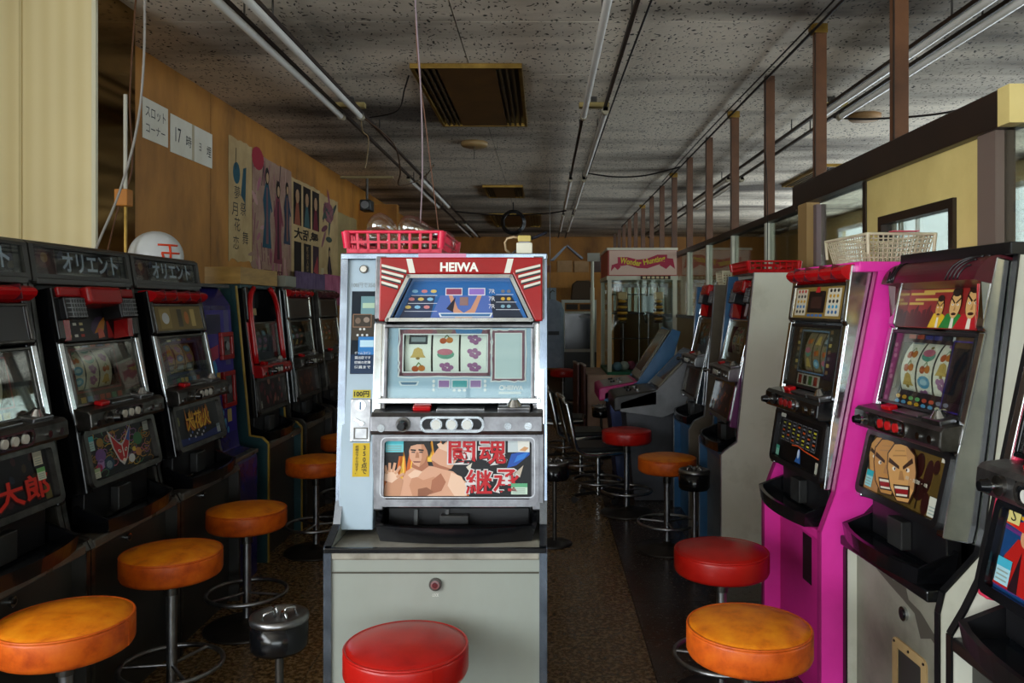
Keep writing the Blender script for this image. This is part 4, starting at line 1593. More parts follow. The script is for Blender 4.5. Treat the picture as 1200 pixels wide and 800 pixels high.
def base_heiwa(bp, y, W, zl):
    b = MB()
    b.box(-W / 2 + .02, W / 2 - .02, y - .003, y + .002, .60, .604, pr('#4a473e', .5))
    b.build('panel_seam', bp)
    b = MB()
    F = frame((0, y, 0), (1, 0, 0), (0, 0, 1))
    b.fr = F
    b.cyl((.0, .572, 0), (.0, .572, .008), .0165, DARKSTEEL, 20)
    b.cyl((.0, .572, .008), (.0, .572, .011), .0115, CHROME, 20)
    b.cyl((.0, .572, .011), (.0, .572, .013), .0075, pr('#5a1f24', .4), 14)
    b.build('lock', bp)
    b = MB()
    b.fr = F
    b.text('LOCK', .0, .543, .016, .008, .0006, pr('#e0e0da', .5))
    b.build('lock_lettering', bp)


heiwa = slot('white slot cabinet in the centre with white lettering on its red hood', -.285, 2.12, 0, .582, .665, .118, .055, .455, .046, .61,
             side=IVORY, base=IVORY, ledge=mottled('stained_ledge', [(.3, '#6a655a'), (.6, '#a8a498')], 8, .35), trim=BLUECHROME, flank=PEWTER, deckm=PEWTER, framem=PEWTER,
             ztop=1.447, depth=.60, cheek=[(0, 0), (0, .668), (.095, .70), (.125, .76), (.185, 1.447)], hood=hood_heiwa, top=top_heiwa, art=art_wrestler, reels=reels_heiwa,
             base_extra=base_heiwa, extra=extra_heiwa, buttons='#d4d6d2', recess=-.008)
b = MB()
b.box(-.291, .291, -.010, .004, .655, .668, BLACKGLOSS)
b.build('ledge_edge', heiwa, .002)


# ---- left row
def header(text, lamp=True):
    def f(root, D, h):
        W = .582
        b = MB()
        b.prism([(.168, 1.375), (.185, 1.487), (.20, 1.497), (.235, 1.497), (.235, 1.375)], -W / 2, -W / 2 + .022, CHAR)
        b.prism([(.168, 1.375), (.185, 1.487), (.20, 1.497), (.235, 1.497), (.235, 1.375)], W / 2 - .022, W / 2, CHAR)
        b.prism([(.183, 1.478), (.185, 1.487), (.20, 1.497), (.235, 1.497), (.235, 1.478)], -W / 2 + .022, W / 2 - .022, CHAR)
        b.prism([(.168, 1.372), (.171, 1.397), (.235, 1.397), (.235, 1.372)], -W / 2 + .022, W / 2 - .022, CHAR)
        hd = b.build('header_frame', root)
        F = frame((0, .190, 1.437), (1, 0, 0), (0, .15, 1))
        b = MB()
        b.fr = F
        b.rect(-.27, -.041, .27, .042, 0, pr('#14131f', .25))
        b.rect(-.27, -.041, -.15, .042, .0004, pr('#3a2028', .25))
        b.ell(-.21, .008, .036, .030, .0008, pr('#5a2c34', .25), 24)
        b.ell(-.205, .012, .018, .016, .0012, pr('#a07a5a', .25), 18)
        b.rect(-.151, -.041, -.1485, .042, .0008, pr('#7a5a5a', .3))
        rng = random.Random(len(text))
        for i in range(12):
            b.ell(rng.uniform(-.12, .24), rng.uniform(-.03, .03), .02, .012, .0006 + .00005 * i, pr(rng.choice(['#1a2240', '#2a2a4a', '#3a3040', '#4a4030']), .3), 9, rng.random())
        b.text(text, .05, 0, .345, .070, .0016, pr('#10131e', .3), .05)
        b.text(text, .053, .002, .335, .064, .0024, pr('#c6d0e8', .3), .025)
        b.box(.235, .27, -.041, .042, 0, .003, BLACK)
        b.build('header_sign', hd)
        b = MB()
        b.fr = F
        b.box(-.27, .27, -.041, .042, .005, .007, GLASS)
        b.build('header_glass', hd)
    return f


LC = [(0, 0), (0, .575), (.012, .60), (.07, .615), (.085, .68), (.19, 1.385)]
HP = PI / 2


def base_left(bp, y, W, zl):
    b = MB()
    F = frame((0, y, 0), (1, 0, 0), (0, 0, 1))
    b.fr = F
    b.cyl((.0, .53, 0), (.0, .53, .010), .013, CHROME, 16)
    b.cyl((.0, .53, .010), (.0, .53, .012), .008, BLACK, 12)
    b.build('lock', bp)


slot('dark slot machine at the left picture edge with red kanji on its lower panel', -1.35, 2.11, HP, .582, .60, .040, sl=.10, ts=.9, flank=BLACKGLOSS, ztop=1.385, depth=.52, cheek=LC,
     hood=hood_bar(RED2, '#3a3a3c'), art=art_redword, reels=reels_std('#2a1214', seed=3, deco=dec_lights(2)), extra=header('オリエント'), base_extra=base_left, recess=.03, group='dark slot machines of the left row')
slot('dark slot machine with red speaker hood and winged red mask on its lower panel', -1.35, 2.70, HP, .582, .60, .040, sl=.10, ts=.9, flank=BLACKGLOSS, ztop=1.385, depth=.52, cheek=LC,
     hood=hood_block(RED), top=lambda b, h, d: (paytable(b, -h + .06, .515, -.02, .60, d, 5), b.ell(.06, .56, .05, .03, d + .0002, pr('#3a2a4a', .3), 9, .5), b.poly([(.03, .53), (.09, .54), (.12, .60), (.07, .57)], d + .0004, pr('#b8741a', .3)), b.poly([(.05, .51), (.09, .515), (.085, .545), (.055, .55)], d + .0008, pr('#c05a44', .3)), b.poly([(.11, .51), (.15, .51), (.12, .60)], d + .0006, pr('#a01a1c', .3))),
     art=art_mask, reels=reels_std('#241316', '#d8d0bc', win=(-.17, .07, .33, .465), side=(.10, .19), sidec='#3a3a36', seed=5, deco=dec_lights(7)), extra=header('オリエント'), base_extra=base_left, recess=.03, group='dark slot machines of the left row')
slot('dark slot machine with red bar canopy and orange firework kanji on its lower panel', -1.35, 3.295, HP, .582, .60, .040, sl=.10, ts=.9, flank=BLACKGLOSS, ztop=1.385, depth=.52, cheek=LC,
     hood=hood_bar(RED2), top=lambda b, h, d: (b.rect(-.02, .53, .02, .61, d, pr('#4a4436', .3)), b.ell(.06, .57, .02, .03, d, pr('#b8703a', .3)), b.rect(.10, .53, .14, .61, d, pr('#c0a86a', .3)), b.rect(-.17, .525, -.08, .615, d, pr('#9a8650', .3)), b.ell(-.125, .57, .03, .025, d + .0005, pr('#c8ccd0', .3))),
     art=art_fireworks, reels=reels_std('#1d1c44', '#a8895a', win=(-.14, .12, .33, .455), side=(.14, .20), sidec='#2a2a4a', seed=8, deco=dec_lights(9, '#3a3a7a')), extra=header('オリエント'), base_extra=base_left, recess=.03, group='dark slot machines of the left row')

YTRIM = mottled('yellow_edge', [(.3, '#9a7d28'), (.7, '#b99a3a')], 6, .4)


def red_arch(root, D, h):
    for s in (-1, 1):
        b = MB()
        b.fr = D
        pts = [(s * (h - .01), .27 + .42 * i / 8, .02 - .0 * i) for i in range(6)] + [(s * (h - .02), .60, .02), (s * (h - .05), .65, .02), (s * (h - .10), .685, .02)]
        b.tube(pts, .014, RED2, 8)
        b.build('red_arch', root)
    for i in range(2):
        b = MB()
        b.fr = D
        b.box(-.10 + .12 * i, -.05 + .12 * i, .54, .58, -.06, -.05, TAN)
        b.build('tan_card', root)


DC = [(0, 0), (0, .60), (.03, .63), (.095, .64), (.10, .70), (.165, 1.40)]
slot('dark slot machine with red arched door edge, in the teal sided cabinet with yellow trim', -1.40, 4.39, HP, .58, .60, .07, sl=.06, ts=.95, side=TEAL, base=CHAR, trim=YTRIM, flank=BLACKGLOSS, edgem=RED2, ztop=1.41, depth=.50, cheek=DC,
     art=art_plain(5, '#1a0a0e', ['#5a1a26', '#7a2a30', '#3a1a2a', '#8a5a4a']), reels=reels_std('#15110f', '#3a3430', seed=12), extra=red_arch, deckm=RED, framem=DARKSTEEL, recess=.03)
slot('dark slot machine with red and chrome canopy, right of the red arched one', -1.40, 5.05, HP, .58, .60, .07, sl=.06, ts=.95, side=CHAR, base=CHAR, trim=DARKSTEEL, flank=CHROME, ztop=1.41, depth=.50, cheek=DC,
     hood=hood_bar(RED2, '#2a2a2a'), art=art_plain(6, '#2a1410', ['#5a2a1a', '#3a1a12', '#6a3a22']), reels=reels_std('#20100f', '#3a2c24', seed=14), deckm=DARKSTEEL, recess=.03)
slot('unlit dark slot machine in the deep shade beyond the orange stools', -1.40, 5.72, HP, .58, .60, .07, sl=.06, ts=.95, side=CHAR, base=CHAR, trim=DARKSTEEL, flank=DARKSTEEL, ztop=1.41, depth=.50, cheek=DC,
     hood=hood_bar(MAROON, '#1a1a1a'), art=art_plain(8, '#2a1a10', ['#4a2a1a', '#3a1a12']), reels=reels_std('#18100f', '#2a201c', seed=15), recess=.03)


def dispenser():
    r = thing('token_dispenser', 'narrow purple token dispenser with red framed hatches and blue bubbles', 'dispenser', (-1.40, 3.79, 0), HP)
    b = MB()
    b.prism([(0, 0), (0, .57), (.015, .60), (.085, .62), (.095, .70), (.13, 1.30), (.19, 1.385), (.48, 1.385), (.48, 0)], -.165, .165, mottled('violet_body', [(.3, '#1e1b58'), (.7, '#2d2a7c')], 4, .25))
    body = b.build('body', r, .006)
    b = MB()
    b.box(-.168, .168, .14, .485, 1.386, 1.40, CHAR)
    b.build('top_cover', r)
    b = MB()
    b.box(-.167, .167, -.004, .06, .585, .605, LEDGE)
    b.build('ledge', r, .004)
    F = frame((0, .0945, .70), (1, 0, 0), (0, .035 / .6, 1))
    b = MB()
    b.fr = F
    b.rect(-.15, 0, .15, .58, .001, pr('#37308a', .25))
    b.rect(.06, .32, .12, .58, .0014, pr('#5a5a8a', .2))
    rng = random.Random(2)
    for i in range(13):
        b.ell(rng.uniform(-.13, .05), .015 + .014 * i, .012, .016, .0016, pr(rng.choice(['#3f8fc8', '#5fb0e0', '#2f6fb8']), .3), 12)
    b.ell(-.10, .29, .055, .075, .0014, pr('#2f86c0', .3), 20)
    b.rect(-.14, .47, .02, .56, .0014, pr('#1a1a44', .3))
    b.poly([(-.14, .40), (-.02, .42), (-.02, .36), (-.12, .34)], .0016, pr('#a02048', .3))
    b.build('front_print', r)
    for (v0, v1) in ((.345, .475), (.12, .29)):
        b = MB()
        b.fr = F
        b.ring(-.01, v0, .13, v1, .022, 0, .018, RED)
        hh = b.build('hatch_frame', r, .003)
        b = MB()
        b.fr = F
        b.box(.012, .108, v0 + .02, v1 - .02, .002, .006, DARKGREY)
        b.cyl((.06, (v0 + v1) / 2, .006), (.06, (v0 + v1) / 2, .016), .022, STEEL, 14)
        b.build('hatch', hh)
    b = MB()
    b.fr = F
    b.rect(-.06, .225, -.015, .29, .003, pr('#b08a3a', .5))
    b.build('price_card', r)
    b = MB()
    b.fr = F
    b.rect(.04, .05, .09, .11, .003, pr('#b09a5a', .5))
    b.build('price_card', r)


dispenser()


# ---- right row
def top_three(b, h, d):
    for i in range(9):
        b.poly(sorted_ccw([(-h + .015 + .022 * i, .51), (-h + .043 + .022 * i, .51), (-h + .04 + .022 * i, .55 + .014 * (i % 3)), (-h + .022 + .022 * i, .56)]), d + .0002, pr('#4f1216', .4))
    for (x0, x1, y) in ((-.20, -.07, .605), (-.17, -.02, .588), (-.13, .03, .612), (-.20, -.12, .576)):
        b.rect(x0, y, x1, y + .007, d + .0003, pr('#c0a04a', .4))
    for (x, s, cl, sk, dd) in ((-.03, .050, '#d8b01c', '#c9984c', .0006), (.045, .068, '#1f7a30', '#d0a468', .0016), (.125, .078, '#b01a22', '#d0a468', .0026)):
        b.poly([(x - s * .9, .51), (x + s * .9, .51), (x + s * .6, .545), (x + .1 * s, .555), (x - s * .5, .55)], d + dd, pr(cl, .4))
        b.poly([(x - s * .15, .51), (x + s * .1, .51), (x + s * .05, .55), (x - s * .1, .55)], d + dd + .0002, pr('#e0d8c8', .4))
        b.ell(x, .545 + s * .5, s * .42, s * .60, d + dd + .0004, pr('#241408', .4), 16)
        b.ell(x, .543 + s * .46, s * .37, s * .54, d + dd + .0007, pr(sk, .4), 16)
        b.ell(x, .545 + s * .98, s * .34, s * .20, d + dd + .0010, pr('#241408', .4), 10)
        for q in (-1, 1):
            b.line([(x + q * s * .30, .552 + s * .60), (x + q * s * .06, .548 + s * .48)], s * .07, d + dd + .0011, pr('#1c120a', .4))
            b.ell(x + q * s * .17, .547 + s * .42, s * .08, s * .045, d + dd + .0011, pr('#f0e8d8', .4), 8)
            b.ell(x + q * s * .16, .547 + s * .42, s * .03, s * .03, d + dd + .0014, pr('#1c120a', .4), 6)
        b.poly([(x - s * .07, .547 + s * .18), (x + s * .07, .547 + s * .18), (x + s * .02, .547 + s * .4)], d + dd + .0011, pr('#a87a44', .4))
        b.ell(x, .543 + s * .10, s * .18, s * .06, d + dd + .0011, pr('#3a1a12', .4), 8)


def deco_gek(b, u0, u1, v0, v1):
    b.rect(-.21, .28, u0 - .006, .485, -.0036, pr('#4a1c30', .4))
    rng = random.Random(6)
    for i in range(12):
        b.ell(-.192 + rng.uniform(-.008, .008), .29 + .016 * i, .009, .007, -.003, pr(rng.choice(['#8a6a7a', '#2a1020', '#a08a8a']), .4), 9)
    for i, c in enumerate(('#a03a28', '#a03a28', '#3a3a7a', '#3a3a7a', '#2a2a30', '#c8c8c8')):
        b.rect(-.13 + .045 * i, v1 + .010, -.092 + .045 * i, v1 + .022, -.003, pr(c, .4))
    for j in range(2):
        for i in range(8):
            b.ell(-.12 + .035 * i, .302 - .015 * j, .013, .006, -.003, pr([['#d8a02a', '#6ab06a', '#c8503a', '#7a7a8a'], ['#5a9ac8', '#d8a02a', '#5a9ac8', '#c8c0a0']][j][(i // 2) % 4], .4), 9)
    b.outline(u1 + .008, .285, .207, .475, .004, -.002, pr('#3a2a8a', .4))
    b.rect(u1 + .012, .455, .207, .49, -.0022, pr('#4a3420', .4))


def base_gek(bp, y, W, zl):
    F = frame((0, y, 0), (1, 0, 0), (0, 0, 1))
    b = MB()
    b.fr = F
    b.cyl((.04, .465, 0), (.04, .465, .008), .019, CHROME, 20)
    b.cyl((.04, .465, .008), (.04, .465, .011), .012, BLACK, 16)
    b.build('lock', bp)
    b = MB()
    b.fr = F
    b.rring(-.02, .17, .155, .385, .02, .026, -.001, .005, TAN)
    b.rect(.0, .19, .135, .365, .0012, pr('#3a3a36', .5))
    vp = b.build('vent_plate', bp)
    b = MB()
    b.fr = F
    for (u, v) in ((-.008, .373), (.0675, .373), (.143, .373), (-.008, .183), (.143, .183)):
        b.cyl((u, v, .005), (u, v, .0075), .004, BLACK, 8)
    b.build('screw', vp)
    b = MB()
    b.fr = F
    b.poly([(-.17, .565), (-.10, .545), (-.02, .535), (.04, .55), (.06, .51), (.12, .50), (.20, .46), (.235, .45), (.235, .425), (.17, .45), (.12, .43), (.09, .485), (.03, .50), (-.04, .515), (-.12, .535), (-.16, .548)], .0004, pr('#4a463e', .6))
    b.build('scuff_mark', bp)


GC = [(.02, 0), (.02, .55), (.032, .60), (.12, .69), (.135, .75), (.225, 1.445)]
slot('grey cabinet slot machine with a maroon visor and angry painted faces on its lower panel', .925, 2.235, -HP + .07, .53, .60, .045, side=GREYBOARD, base=mottled('dim_grey_board', [(.25, '#5c5a4e'), (.5, '#7d7b6e'), (.8, '#8d8b7d')], 4, .5), ledge=BLACKGLOSS, trim=BLACK, flank=CHROME, deckm=DARKSTEEL, framem=BLACK,
     ztop=1.445, depth=.52, cheek=GC, hood=hood_arc, top=top_three, art=art_angry, reels=reels_std('#2a1a22', '#f2ecda', win=(-.165, .095, .322, .462), side=(.125, .20), sidec='#17141a', seed=21, deco=deco_gek, bold=1.3),
     buttons='#b81a1c', base_extra=base_gek, recess=.04, topm=BLACK)


def top_cards(b, h, d):
    for (u0, u1) in ((-.185, -.09), (.08, .185)):
        b.rect(u0, .525, u1, .618, d, pr('#cfc8b4', .4))
    rng = random.Random(9)
    for j in range(5):
        for i in range(3):
            c = ['#b8302a', '#3a3a3a', '#c89a2a', '#3a7ab0', '#2a2a2a'][j]
            b.ell(-.165 + .028 * i, .610 - .018 * j, .009, .006, d + .0005, pr(c, .4), 9)
            b.ell(.105 + .028 * i, .610 - .018 * j, .009, .006, d + .0005, pr(['#2a2a2a', '#c89a2a', '#2a2a2a', '#3a9ac8', '#3a6a9a'][j], .4), 9)
    b.rect(-.075, .535, .065, .61, d, pr('#1a1416', .3))
    b.rect(-.05, .55, .04, .59, d + .0004, pr('#3a2420', .3))
    b.poly([(-.02, .605), (.02, .605), (.01, .625), (-.01, .625)], d + .0008, pr('#b8282a', .4))
    for i in range(4):
        b.rect(-.07 + .034 * i, .522, -.045 + .034 * i, .53, d + .0004, pr('#3a6ab0', .4))


def deco_pink(b, u0, u1, v0, v1):
    b.outline(u0 - .008, v0 - .008, u1 + .008, v1 + .008, .005, -.003, pr('#5a7a9a', .3))
    for i in range(7):
        for s in (-1, 1):
            u = (u0 - .035) if s < 0 else (u1 + .018)
            b.rect(u, v0 + .022 * i, u + .02, v0 + .012 + .022 * i, -.003, pr(['#8a6a4a', '#c8a860', '#6a6a6a'][i % 3], .4))
    b.rect(-.11, .284, .08, .322, -.003, pr('#a8a094', .4))
    for i, c in enumerate(('#7a1a20', '#2a2a2a', '#1f5a30', '#7a1a20')):
        b.rect(-.10 + .044 * i, .288, -.07 + .044 * i, .318, -.0026, pr(c, .4))
    for i in range(6):
        b.rect(-.09 + .03 * i, .478, -.07 + .03 * i, .49, -.003, pr('#2a2428', .4))


def base_pink(bp, y, W, zl):
    b = MB()
    b.fr = frame((0, y, 0), (1, 0, 0), (0, 0, 1))
    b.box(-.03, .045, .36, .52, -.01, .0012, BLACK)
    b.build('coin_door_opening', bp)


slot('magenta sided slot machine with a red bar canopy and black equaliser panel', .835, 2.765, -HP + .07, .53, .60, .022, side=PINK, sl=.075, base=DARKPINK, ledge=DARKPINK, trim=mottled('magenta_trim', [(.3, '#8a1a5c'), (.7, '#a82270')], 4, .4), flank=CHROME, deckm=BLACKGLOSS, framem=BLACK,
     ztop=1.425, depth=.50, cheek=[(0, 0), (0, .6), (.045, .72), (.085, .93), (.185, 1.425)], hood=hood_bar(RED2, '#8a7038'), top=top_cards, art=art_thunder,
     reels=reels_std('#24242a', '#8a7860', win=(-.115, .095, .335, .468), side=None, seed=31, deco=deco_pink), buttons='#7a1618', base_extra=base_pink, recess=.05, topm=PINK)

slot('slot machine at the right picture edge with a red robed figure on its panel', .845, 1.42, -HP + .02, .53, .62, .05, side=GREYBOARD, base=CHAR, ledge=BLACK, trim=BLACK, flank=mottled('rose_flank', [(.3, '#c8284a'), (.7, '#de4a66')], 4, .25), deckm=STEEL, framem=BLACKGLOSS, traym=BLACK,
     ztop=1.44, depth=.52, hood=hood_bar(RED2), art=art_ranger, reels=reels_std('#3a1a24', seed=41), recess=.03, z0=.585)
slot('grey cabinet slot machine with purple door side, behind the red stool', .83, 4.075, -HP, .55, .60, .05, side=GREYBOARD, side2=BLUE, base=mottled('slate_base', [(.3, '#6a7078'), (.7, '#8a9096')], 5, .4), ledge=BLUE, trim=STEEL, flank=PURPLE, deckm=STEEL, framem=CHROME,
     ztop=1.455, depth=.52, cheek=[(0, 0), (0, .60), (.02, .62), (.075, .66), (.08, .72), (.155, 1.455)], hood=hood_block(RED), top=lambda b, h, d: (b.poly([(-.02, .51), (.06, .51), (.04, .61)], d, pr('#5a9ac8', .3)), b.rect(-.09, .52, -.04, .6, d, pr('#c8c8d0', .3))), art=art_plain(11, '#3a1a14', ['#a8542a', '#8a3a1c', '#c08a4a', '#5a2a1a']),
     reels=reels_std('#7a6a62', '#d2c9bc', seed=51), recess=.03)
slot('blue based slot machine with clear chrome door side, beyond the purple sided one', .84, 4.98, -HP, .56, .60, .05, side=mottled('umber_side', [(.3, '#4a4034'), (.7, '#655a4a')], 5, .45), side2=BLUE, base=BLUE, ledge=BLUE, trim=STEEL, flank=CHROME, deckm=STEEL, framem=DARKSTEEL,
     ztop=1.42, depth=.50, cheek=[(0, 0), (0, .58), (.03, .63), (.09, .66), (.10, .75), (.15, 1.42)], hood=hood_block(RED2), art=art_plain(12, '#2a1a14', ['#5a2a1a', '#4a3a2a', '#3a2a30']), reels=reels_std('#4a2a22', '#8a7a6a', seed=61), recess=.03)


# ------------------------------------------------------------------ stools, ashtrays, chairs
def stool(label, x, y, h, top, side, D=.31, group=None, base=True, rz=0.0, ring=True):
    r = thing('bar_stool', label, 'stool', (x, y, 0), rz, group)
    R = D / 2
    t = .088 * D / .31
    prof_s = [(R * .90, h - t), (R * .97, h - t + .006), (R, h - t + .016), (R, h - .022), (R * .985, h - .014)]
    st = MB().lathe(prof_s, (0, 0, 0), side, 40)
    n = 8
    prof = [(R * .985, h - .016)] + [(R * (.975 - .975 * i / n) if i < n else .001, h - .012 + .020 * math.sin(PI / 2 * min(1, i / (n * .75)))) for i in range(n + 1)]
    seat = st.build('seat', r)
    MB().lathe(prof, (0, 0, 0), top, 40).build('seat_top', seat)
    MB().torus((0, 0, h - .0135), R * .978, .0035, side, 48, 6).build('piping', seat)
    b = MB()
    b.box(R * .985, R * 1.004, -.0015, .0015, h - t + .010, h - .018, side)
    b.build('seam', seat)
    MB().lathe([(.075, h - t - .008), (.075, h - t)], (0, 0, 0), BLACK, 24).build('seat_plate', r)
    b = MB()
    b.cyl((0, 0, .02), (0, 0, h - t - .006), .0165, STEEL, 16)
    b.cyl((0, 0, h - t - .06), (0, 0, h - t - .006), .022, DARKSTEEL, 16)
    b.build('pole', r)
    if ring:
        b = MB()
        b.torus((0, 0, .145), .155, .0085, STEEL, 44, 8)
        fr = b.build('foot_ring', r)
        for i in range(3):
            a = 2 * PI * i / 3 + .5
            MB().cyl((.014 * math.cos(a), .014 * math.sin(a), .145), (.155 * math.cos(a), .155 * math.sin(a), .145), .006, STEEL, 8).build('spoke', fr)
    MB().lathe([(.165, 0), (.168, .006), (.160, .012), (.06, .026), (.022, .032), (.018, .045)], (0, 0, 0), mottled('stool_base_%d' % len(bpy.data.objects), [(.3, '#2a2623'), (.7, '#4a4540')], 9, .4, .7), 40).build('base', r)
    return r


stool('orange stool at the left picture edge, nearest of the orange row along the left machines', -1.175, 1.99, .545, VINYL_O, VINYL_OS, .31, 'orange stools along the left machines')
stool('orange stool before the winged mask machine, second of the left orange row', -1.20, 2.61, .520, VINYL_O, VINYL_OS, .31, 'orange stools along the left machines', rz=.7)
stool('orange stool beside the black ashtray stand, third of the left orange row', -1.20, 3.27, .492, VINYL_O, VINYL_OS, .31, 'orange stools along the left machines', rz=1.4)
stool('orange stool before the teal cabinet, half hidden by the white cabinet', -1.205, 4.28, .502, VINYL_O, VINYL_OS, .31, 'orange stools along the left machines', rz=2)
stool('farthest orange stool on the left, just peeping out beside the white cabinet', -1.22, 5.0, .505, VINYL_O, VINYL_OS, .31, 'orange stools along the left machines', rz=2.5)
stool('glossy red stool in front of the white centre cabinet', -.328, 1.925, .508, VINYL_R, VINYL_R, .295, None, rz=-1.0)
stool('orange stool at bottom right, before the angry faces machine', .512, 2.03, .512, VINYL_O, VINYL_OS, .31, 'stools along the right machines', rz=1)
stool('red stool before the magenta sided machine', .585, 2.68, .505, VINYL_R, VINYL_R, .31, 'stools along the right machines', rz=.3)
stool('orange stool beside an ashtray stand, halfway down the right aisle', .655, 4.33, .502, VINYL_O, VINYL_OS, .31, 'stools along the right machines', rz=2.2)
stool('small looking red stool beyond the orange one, beside the chrome chairs', .515, 5.08, .530, VINYL_R, VINYL_R, .31, 'stools along the right machines', rz=1.9)
stool('red stool in the dim far end of the aisle, below the black monitor', .22, 9.6, .55, VINYL_R, VINYL_R, .31, None, rz=1.9)


def ashtray(label, x, y, h, R=.08):
    r = thing('ashtray_stand', label, 'ashtray', (x, y, 0), random.random(), 'standing ashtrays')
    MB().lathe([(.05, h - .105), (R * .9, h - .100), (R, h - .088), (R, h - .018)], (0, 0, 0), BLACKGLOSS, 32).build('bowl', r)
    MB().lathe([(R * 1.01, h - .02), (R * 1.03, h - .012), (R * 1.0, h - .003), (R * .82, h), (R * .76, h - .008), (R * .3, h - .012), (.002, h - .010)], (0, 0, 0), STEEL, 32).build('lid', r)
    for a in (0, PI / 2):
        for s in (-1, 1):
            b = MB()
            ca, sa = math.cos(a + .4), math.sin(a + .4)
            b.tube([(s * .05 * ca, s * .05 * sa, h - .010), (s * .045 * ca, s * .045 * sa, h + .008), (s * .02 * ca, s * .02 * sa, h + .010), (s * .012 * ca, s * .012 * sa, h - .008)], .004, CHROME, 6)
            b.build('cigarette_rest', r)
    MB().cyl((0, 0, .012), (0, 0, h - .10), .012, STEEL if label.startswith('chrome') else DARKSTEEL, 12).build('pole', r)
    MB().lathe([(.098, 0), (.098, .008), (.08, .016), (.02, .024)], (0, 0, 0), BLACK, 32).build('base', r)


ashtray('black ashtray stand with steel lid, beside the white centre cabinet on its left', -.752, 2.30, .428)
ashtray('chrome lidded ashtray stand next to the right orange stool, before the purple sided machine', .748, 4.05, .485, .077)
ashtray('black ashtray stand half hidden by the right side of the white cabinet', .055, 4.42, .455)
ashtray('black ashtray stand far down the aisle, beside the chrome chairs', .49, 7.0, .44)


def chair(label, x, y, rz):
    r = thing('swivel_chair', label, 'chair', (x, y, 0), rz, 'chrome framed chairs')
    pad = pr('#17181a', .35)
    MB().box(-.16, .16, -.17, .17, .33, .375, pad).build('seat', r, .018, 3)
    b = MB()
    b.prism([(.17, .43), (.195, .43), (.235, .67), (.21, .67)], -.15, .15, pad)
    b.build('backrest', r, .012, 3)
    for s in (-1, 1):
        P = [(s * .175, -.18, .345), (s * .175, .04, .325), (s * .175, .12, .33), (s * .175, .175, .37), (s * .175, .20, .46), (s * .175, .245, .66), (s * .155, .255, .69)]
        MB().tube(P, .017, CHROME, 10).build('side_tube', r)
    MB().tube([(-.155, .255, .69), (0, .262, .70), (.155, .255, .69)], .016, CHROME, 10).build('top_rail', r)
    MB().cyl((0, 0, .03), (0, 0, .33), .017, CHROME, 14).build('pole', r)
    fr = MB().torus((0, 0, .13), .165, .009, STEEL, 40, 8).build('foot_ring', r)
    for i in range(3):
        a = 2 * PI * i / 3
        MB().cyl((0, 0, .13), (.165 * math.cos(a), .165 * math.sin(a), .13), .006, STEEL, 8).build('spoke', fr)
    for i in range(4):
        a = PI / 2 * i + .4
        b = MB()
        b.cyl((0, 0, .05), (.19 * math.cos(a), .19 * math.sin(a), .045), .012, DARKSTEEL, 8)
        leg = b.build('foot', r)
        MB().cyl((.19 * math.cos(a) - .01, .19 * math.sin(a), .021), (.19 * math.cos(a) + .01, .19 * math.sin(a), .021), .021, BLACK, 12).build('caster', leg)


chair('nearest chrome tube chair with black seat, behind the red stool on the right', .36, 5.45, HP + .12)
chair('middle one of the three chrome tube chairs in the right aisle', .27, 6.08, HP + .05)
chair('farthest chrome tube chair with black seat, close to the edge of the white cabinet', .16, 6.85, HP - .1)


# ------------------------------------------------------------------ baskets, bulbs and small things
def lattice(b, fr, W, H, nx, nz, t, mat, taper=0.0, rim=.0):
    """one basket wall: grid of bars in frame fr, bottom edge shorter by taper"""
    b.fr = fr
    for i in range(nx + 1):
        u = -W / 2 + W * i / nx
        k = 1 - taper
        b.add([(u * k - t, 0, -t), (u * k + t, 0, -t), (u + t, H, -t), (u - t, H, -t), (u * k - t, 0, t), (u * k + t, 0, t), (u + t, H, t), (u - t, H, t)],
              [(3, 2, 1, 0), (4, 5, 6, 7), (0, 1, 5, 4), (1, 2, 6, 5), (2, 3, 7, 6), (3, 0, 4, 7)], mat)
    for j in range(nz + 1):
        v = H * j / nz
        k = 1 - taper * (1 - j / nz)
        b.box(-W / 2 * k, W / 2 * k, max(0, v - t), min(H, v + t), -t, t, mat)
    b.fr = Matrix.Identity(4)


